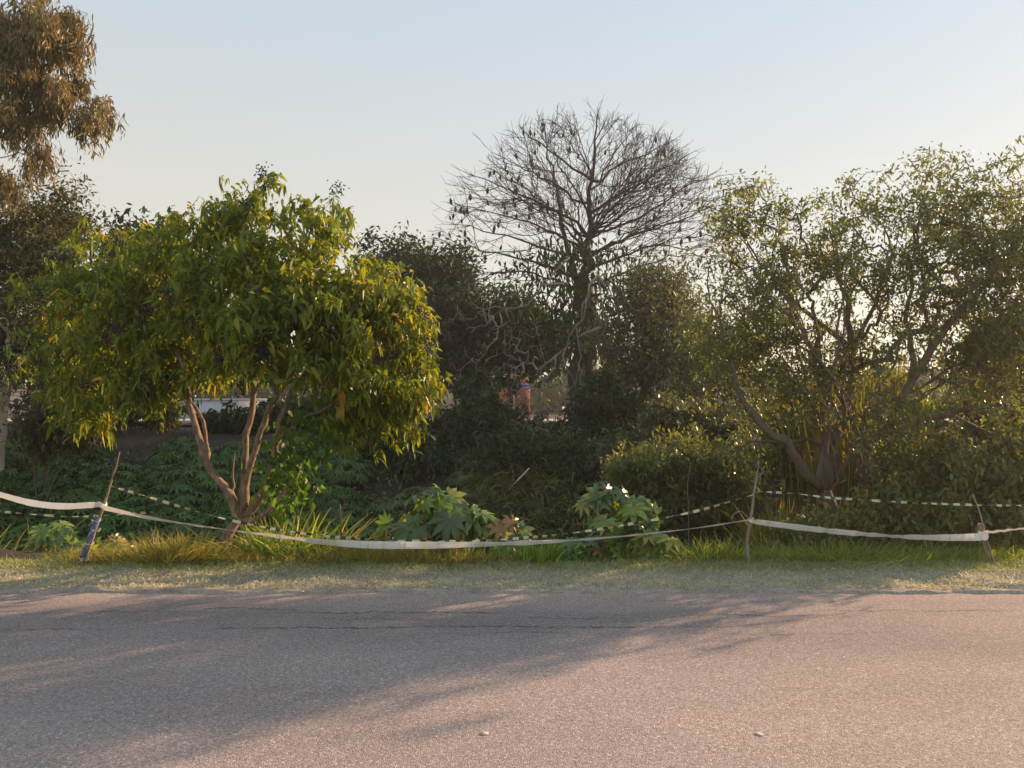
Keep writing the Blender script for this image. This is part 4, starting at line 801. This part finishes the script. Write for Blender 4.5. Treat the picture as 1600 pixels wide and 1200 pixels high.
def tape_white():
    m, nt, bb, out = new_mat('white_tape'); an = nt.nodes.new('ShaderNodeAttribute'); an.attribute_name = 'tint'
    n = nt.nodes.new('ShaderNodeTexNoise'); n.noise_dimensions = '1D'; n.inputs['Scale'].default_value = 9; n.inputs['Detail'].default_value = 3; nt.links.new(an.outputs['Fac'], n.inputs['W'])
    r = ramp(nt, [(0, (.90, .91, .92)), (.56, (.90, .91, .92)), (.62, (.84, .74, .28)), (.67, (.90, .91, .92))], n.outputs[0]); nt.links.new(r.outputs[0], bb.inputs['Base Color'])
    bb.inputs['Roughness'].default_value = .35; t = nt.nodes.new('ShaderNodeBsdfTranslucent'); t.inputs[0].default_value = (.8, .8, .78, 1); ms = nt.nodes.new('ShaderNodeMixShader'); ms.inputs[0].default_value = .2
    nt.links.new(bb.outputs[0], ms.inputs[1]); nt.links.new(t.outputs[0], ms.inputs[2]); nt.links.new(ms.outputs[0], out.inputs[0]); return m
def tape_striped():
    m, nt, bb, out = new_mat('striped_tape'); an = nt.nodes.new('ShaderNodeAttribute'); an.attribute_name = 'tint'
    md = nt.nodes.new('ShaderNodeMath'); md.operation = 'FRACT'; nt.links.new(an.outputs['Fac'], md.inputs[0])
    r = ramp(nt, [(0, (.52, .50, .27)), (.52, (.52, .50, .27)), (.55, (.03, .03, .03)), (.98, (.03, .03, .03)), (1, (.5, .5, .27))], md.outputs[0]); nt.links.new(r.outputs[0], bb.inputs['Base Color']); bb.inputs['Roughness'].default_value = .4; return m
M['tape'] = tape_white(); M['stripe'] = tape_striped()
def ribbon(name, label, P, width, ang, mat, group, per=1.0, n=160, wob=.0):
    P = np.asarray(P, float); s = np.concatenate([[0], np.cumsum(np.linalg.norm(np.diff(P, axis=0), axis=1))]); u = np.linspace(0, s[-1], n)
    tn = np.linspace(0, 1, len(s)); Q = np.array(finer(P, n//2)); qs = np.concatenate([[0], np.cumsum(np.linalg.norm(np.diff(Q, axis=0), axis=1))]); u = np.linspace(0, qs[-1], n); Q = np.stack([np.interp(u, qs, Q[:, i]) for i in range(3)], -1)
    T = np.gradient(Q, axis=0); T = unit(T); side = unit(np.cross(T, [0, 1., 0])); gg = np.random.default_rng(len(label)); A_ = ang(np.linspace(0, 1, n))+.10*np.interp(np.linspace(0, 40, n), np.arange(41), gg.normal(0, 1, 41)); w = width if np.ndim(width) else np.full(n, width)
    H = np.cos(A_)[:, None]*side+np.sin(A_)[:, None]*np.cross(T, side); crease = np.cross(T, H)*.004
    V = np.concatenate([Q-H*w[:, None]/2, Q+crease, Q+H*w[:, None]/2]); i = np.arange(n-1); q = np.concatenate([np.stack([i, i+1, i+1+n, i+n], -1), np.stack([i+n, i+1+n, i+1+2*n, i+2*n], -1)])
    me = np_mesh(name, V, q, np.full(len(q), 4), np.tile(u*per+(.35*np.sin(u*2.7)+.2*np.sin(u*7.1) if per > 2 else 0), 3), True); return tag(link(name, me, mat), label, 'tape', group)
GW, GS = 'white barrier tape spans', 'striped barrier tape spans'
ribbon('barrier_tape', 'white barrier tape ending at the leaning stake from the picture edge', poly([(-160, 735), (-60, 757), (0, 773), (50, 786), (100, 791), (158, 788)], YP-.03), .066, lambda t: .6-.3*t+.25*np.sin(t*7), M['tape'], GW, 1)
ribbon('barrier_tape', 'long sagging white barrier tape from the leaning stake to the crooked branch stake', poly([(160, 793), (250, 812), (380, 831), (520, 848), (640, 852), (800, 849), (950, 840), (1080, 826), (1172, 812)], YP-.03), .078,
       lambda t: np.interp(t, [0, .05, .12, .2, .32, .42, .5, .62, .75, .9, 1], [.5, .85, 1.25, 1.22, .75, .15, .35, .8, 1.05, 1.3, 1.2]), M['tape'], GW, 1, 260)
ribbon('barrier_tape', 'white barrier tape with yellow print from the crooked branch stake to the split stake', poly([(1174, 814), (1240, 823), (1320, 832), (1400, 838), (1470, 840), (1534, 839)], YP+.02), .076, lambda t: np.interp(t, [0, .12, .4, .6, .8, 1], [.95, .6, .75, 1.05, .55, .1]), M['tape'], GW, 1)
ribbon('barrier_tape', 'narrow rising white barrier tape beyond the split stake', poly([(1532, 833), (1570, 829), (1620, 823), (1760, 805)], YP), .07, lambda t: 1.0+0*t, M['tape'], GW, 1)
ribbon('striped_tape', 'black and yellow twisted tape sagging from the leaning stake to the crooked branch stake', poly([(172, 759), (230, 776), (300, 797), (370, 815), (450, 830), (560, 842), (700, 846), (800, 842), (900, 832), (1000, 816), (1090, 798), (1180, 772)], YP+.08), .03, lambda t: .9+t*46+1.2*np.sin(t*23), M['stripe'], GS, 8.5, 420)
ribbon('striped_tape', 'black and yellow twisted tape running in front of the thick brown trunks', poly([(1184, 768), (1240, 771), (1300, 778), (1380, 783), (1460, 787), (1600, 790), (1720, 785)], 8.4), .028, lambda t: .6+t*26+1.2*np.sin(t*17), M['stripe'], GS, 8, 260)
ribbon('striped_tape', 'short length of striped tape low behind the leaning stake', poly([(-100, 790), (45, 803), (130, 807), (240, 800)], 9.2), .03, lambda t: .8+t*16, M['stripe'], GS, 7, 160)
for k_, (px, py, Y_, rk, hk) in enumerate([(162, 790, YP, .03, .055), (1173, 813, YP+.1, .028, .035), (1536, 836, YP+.03, .045, .075)]):
    c = at(px, py, Y_); th = np.linspace(0, 2*math.pi, 15); hh = np.linspace(-hk/2, hk/2, 5)
    V = np.array([[c[0]+rk*(1+.12*math.sin(3*t+7*z*20))*math.cos(t), c[1]+rk*(1+.1*math.sin(5*t))*math.sin(t), c[2]+z+.012*math.sin(2*t+k_)] for z in hh for t in th])
    q = [[i*15+j, i*15+j+1, (i+1)*15+j+1, (i+1)*15+j] for i in range(4) for j in range(14)]
    tp = [o for o in bpy.data.objects if o.name.startswith('barrier_tape')]; tp.sort(key=lambda o: o.name)
    link('knot', np_mesh('knot', V, q, [4]*len(q), np.zeros(len(V)), True), M['tape'], tp[min(k_+1, 3)])

# ------------------------------------------------------------------ buildings behind
def wallmat(name, c, v=.1): return flat_mat(name, c, .85, v, 1.2)
def house(name, label, Y, x0, x1, top, dep, mat, roofmat, roof_h=.0, eave=.12):
    g = float(terrain(0, Y)); a0, a1 = at(x0, top, Y), at(x1, top, Y); b = np.array([(a0[0]+a1[0])/2, Y+dep/2, g]); root = empty(name, b, label, 'building')
    w = a1[0]-a0[0]; h = a0[2]-g
    A = Acc(); A.box((0, 0, h/2), (w, dep, h)); A.build('wall', mat, root)
    A = Acc(); e = eave; V = np.array([[-w/2-e, -dep/2-e, h], [w/2+e, -dep/2-e, h], [w/2+e, dep/2+e, h], [-w/2-e, dep/2+e, h], [-w/2-e, -dep/2-e, h+.14], [w/2+e, -dep/2-e, h+.14], [w/2+e, dep/2+e, h+.14], [-w/2-e, dep/2+e, h+.14], [-w/2, 0, h+.14+roof_h], [w/2, 0, h+.14+roof_h]])
    A.add(V, [3, 2, 1, 0, 0, 1, 5, 4, 2, 3, 7, 6, 4, 5, 9, 8, 6, 7, 8, 9, 1, 2, 6, 9, 5, 3, 0, 4, 8, 7], [4, 4, 4, 4, 4, 5, 5]); A.build('roof', roofmat, root)
    return root, w, h, dep
M['orange'] = wallmat('orange_wall', (.56, .23, .11)); M['cream'] = wallmat('cream_wall', (.62, .46, .34)); M['white_wall'] = wallmat('white_wall', (.48, .52, .58)); M['green_wall'] = wallmat('green_wall', (.30, .36, .28)); M['blue_roof'] = wallmat('blue_roof', (.08, .13, .32)); M['tile_roof'] = wallmat('tile_roof', (.25, .09, .06)); M['glass'] = flat_mat('dark_glass', (.03, .035, .04), .15, .1, 1); M['pinkwall'] = wallmat('pink_wall', (.58, .40, .32))
rt, w, h, dep = house('shed', 'orange ribbed shed with blue eaves behind the dark trees', 33, 756, 828, 604, 3.5, M['orange'], M['blue_roof'], .06, .08)
k = int(w/.16)
rib = Acc(); rib.box((0, 0, h/2), (.06, .05, h*.98)); rm = rib.mesh('rib'); rm.materials.append(M['orange'])
for i in range(k): o = link('rib', rm, None, rt); o.location = (-w/2+.08+i*(w-.16)/(k-1), -dep/2-.024, 0)
a = Acc(); a.box((.55, -dep/2-.04, .95), (.85, .06, 1.9)); dr = a.build('door', M['tile_roof'], rt); a = Acc(); a.box((.85, -dep/2-.09, 1.0), (.05, .05, .12)); a.build('handle', M['glass'], dr)
rt, w, h, dep = house('house', 'pale orange gabled house rising behind the ribbed shed', 38, 690, 815, 584, 5, M['cream'], M['tile_roof'], 1.0)
for x in (-1.0, .9):
    a = Acc(); a.box((x, -dep/2-.01, h*.6), (.9, .06, .9)); wi = a.build('window', M['white_wall'], rt); a = Acc(); a.box((x, -dep/2-.03, h*.6), (.74, .05, .74)); a.build('pane', M['glass'], wi)
rt, w, h, dep = house('house', 'white house wall glimpsed through grey green twigs', 32, 1088, 1175, 596, 5, M['white_wall'], M['tile_roof'], .9)
a = Acc(); a.box((-w/2+.45, -dep/2-.01, 1.2), (.55, .06, .9)); wi = a.build('window', M['green_wall'], rt); a = Acc(); a.box((-w/2+.45, -dep/2-.03, 1.2), (.42, .05, .76)); a.build('pane', M['glass'], wi)
rt, w, h, dep = house('outbuilding', 'low pale green outbuilding beside the white house', 31, 1005, 1084, 612, 3, M['green_wall'], M['white_wall'], .1)
a = Acc(); a.box((.3, -dep/2-.02, .85), (.8, .06, 1.7)); a.build('door', M['white_wall'], rt)
def bwall(label, x0, x1, top, Y, mat):
    g = float(terrain(0, Y)); a0, a1 = at(x0, top, Y), at(x1, top, Y); b = np.array([(a0[0]+a1[0])/2, Y, g]); root = empty('boundary_wall', b, label, 'wall'); w = a1[0]-a0[0]; h = a0[2]-g
    a = Acc(); a.box((0, 0, h/2-.2), (w, .2, h+.4)); a.build('panel', mat, root); a = Acc(); a.box((0, 0, h+.04), (w+.06, .3, .08)); a.build('coping', mat, root)
    n = max(2, int(w/2.6)+1)
    for i in range(n): a = Acc(); a.box((-w/2+i*w/(n-1), -.14, h/2), (.3, .1, h+.02)); a.build('pier', mat, root)
bwall('bluish white boundary wall behind the forked stems', 262, 420, 626, 31, M['white_wall'])
bwall('pinkish boundary wall glimpsed under the berry-laden crown', -140, 255, 612, 32, M['pinkwall'])
# far wood closing the view between the trees
a = Acc(); n = 26000; X = rng.uniform(-75, 75, n); Yv = rng.uniform(60, 70, n); top = 3.2+1.6*(.5+.5*np.sin(X*.23))*(.6+.4*np.sin(X*.71+2))+.6*np.sin(X*1.9); Z = 1.2+rng.random(n)**.8*top
a.leaves(LEAF4, np.stack([X, Yv, Z], -1), unit(rng.normal(0, 1, (n, 3))), unit(rng.normal(0, 1, (n, 3))), .75, .45, .2, None, rng.random(n))
tag(a.build('far_treeline', M['brush'], None, None, 'stuff'), 'distant hazy line of trees closing the view', 'woods')

# ------------------------------------------------------------------ litter
def scrap(name, label, P, size, seed, mat, rot=0, cat='litter', group=None):
    g = np.random.default_rng(seed); k = 11; th = np.linspace(0, 2*math.pi, k, endpoint=False); r = g.uniform(.7, 1.1, k)
    top = np.stack([size[0]*r*np.cos(th), size[1]*r*np.sin(th), size[2]+g.normal(0, size[2]*.3, k)], -1); bot = top*[1.02, 1.02, 0]
    V = np.concatenate([top, bot, [[0, 0, size[2]*.7]]]); F = []; S = []
    for i in range(k): j = (i+1) % k; F += [i, j, 2*k]; S.append(3); F += [i+k, j+k, j, i]; S.append(4)
    o = link(name, np_mesh(name, V, F, S), mat); o.location = P; o.rotation_euler = (0, 0, rot); return tag(o, label, cat, group)
def gpt(px, py): a = at(px, py, 1); Y_ = CAM_H/(CAM_H-a[2]); p = at(px, py, Y_); return (p[0], p[1], .001)
M['scuff'] = flat_mat('pale_scrap', (.40, .37, .33), .8, .25, 60)
scrap('flattened_scrap', 'pale flattened scrap pressed into the asphalt, nearer the middle', gpt(757, 1147), (.022, .022, .004), 1, M['scuff'])
scrap('flattened_scrap', 'pale flattened scrap pressed into the asphalt, nearer the sunny side', gpt(1186, 1148), (.022, .022, .004), 2, M['scuff'])
for i, (x, y) in enumerate([(42, 918), (473, 927), (695, 925), (1302, 899), (745, 917)]):
    p = list(gpt(x, y)); p[2] = float(verge_z(p[0], p[1]))+.012
    scrap('paper_scrap', ['white paper scrap on the verge below the dirt mound', 'white paper scrap at the asphalt edge under the golden grass', 'white scrap at the asphalt edge below the tall castor plant', 'white scrap on the verge between the crooked and split stakes', 'white fleck on the verge below the castor plants'][i], p, (.018, .012, .006), 10+i, M['litter'], i)
p0, p1 = at(813, 746, 13.6), at(827, 731, 13.6); b = p0.copy(); rt = empty('white_stick', b, 'thin white stick poking out of the dark far bank', 'stick'); dv = unit(p1-p0); a = Acc(); a.tube(np.array([p0-dv*.5+[0, .1, 0], p0, (p0+p1)/2+[.005, 0, 0], p1])-b, [.012, .012, .011, .008], 6); a.build('shaft', M['litter'], rt)
b = at(1075, 880, 9.0); b[2] = float(terrain(b[0], 9.0)); rt = empty('dry_stalk', b, 'thin dry upright stalk in front of the soft green shrub', 'stalk'); pole('stem', [b, at(1076, 800, 9.0), at(1074, 760, 9.0), at(1079, 727, 9.0)], .006, .003, M['post_wood'], rt, 5)

# ------------------------------------------------------------------ warm evening haze
hb = Acc(); hb.box((0, 605, 5.2), (830, 1830, 13.6)); hm = bpy.data.materials.new('haze_air'); hm.use_nodes = True; hn = hm.node_tree; hn.nodes.remove(hn.nodes['Principled BSDF'])
pv = hn.nodes.new('ShaderNodeVolumePrincipled'); pv.inputs['Color'].default_value = (.95, .93, .9, 1); pv.inputs['Density'].default_value = .0012; pv.inputs['Anisotropy'].default_value = .35
hn.links.new(pv.outputs[0], hn.nodes['Material Output'].inputs['Volume'])
tag(hb.build('haze', hm, None, None, 'stuff'), 'thin warm evening haze over the whole place', 'haze')
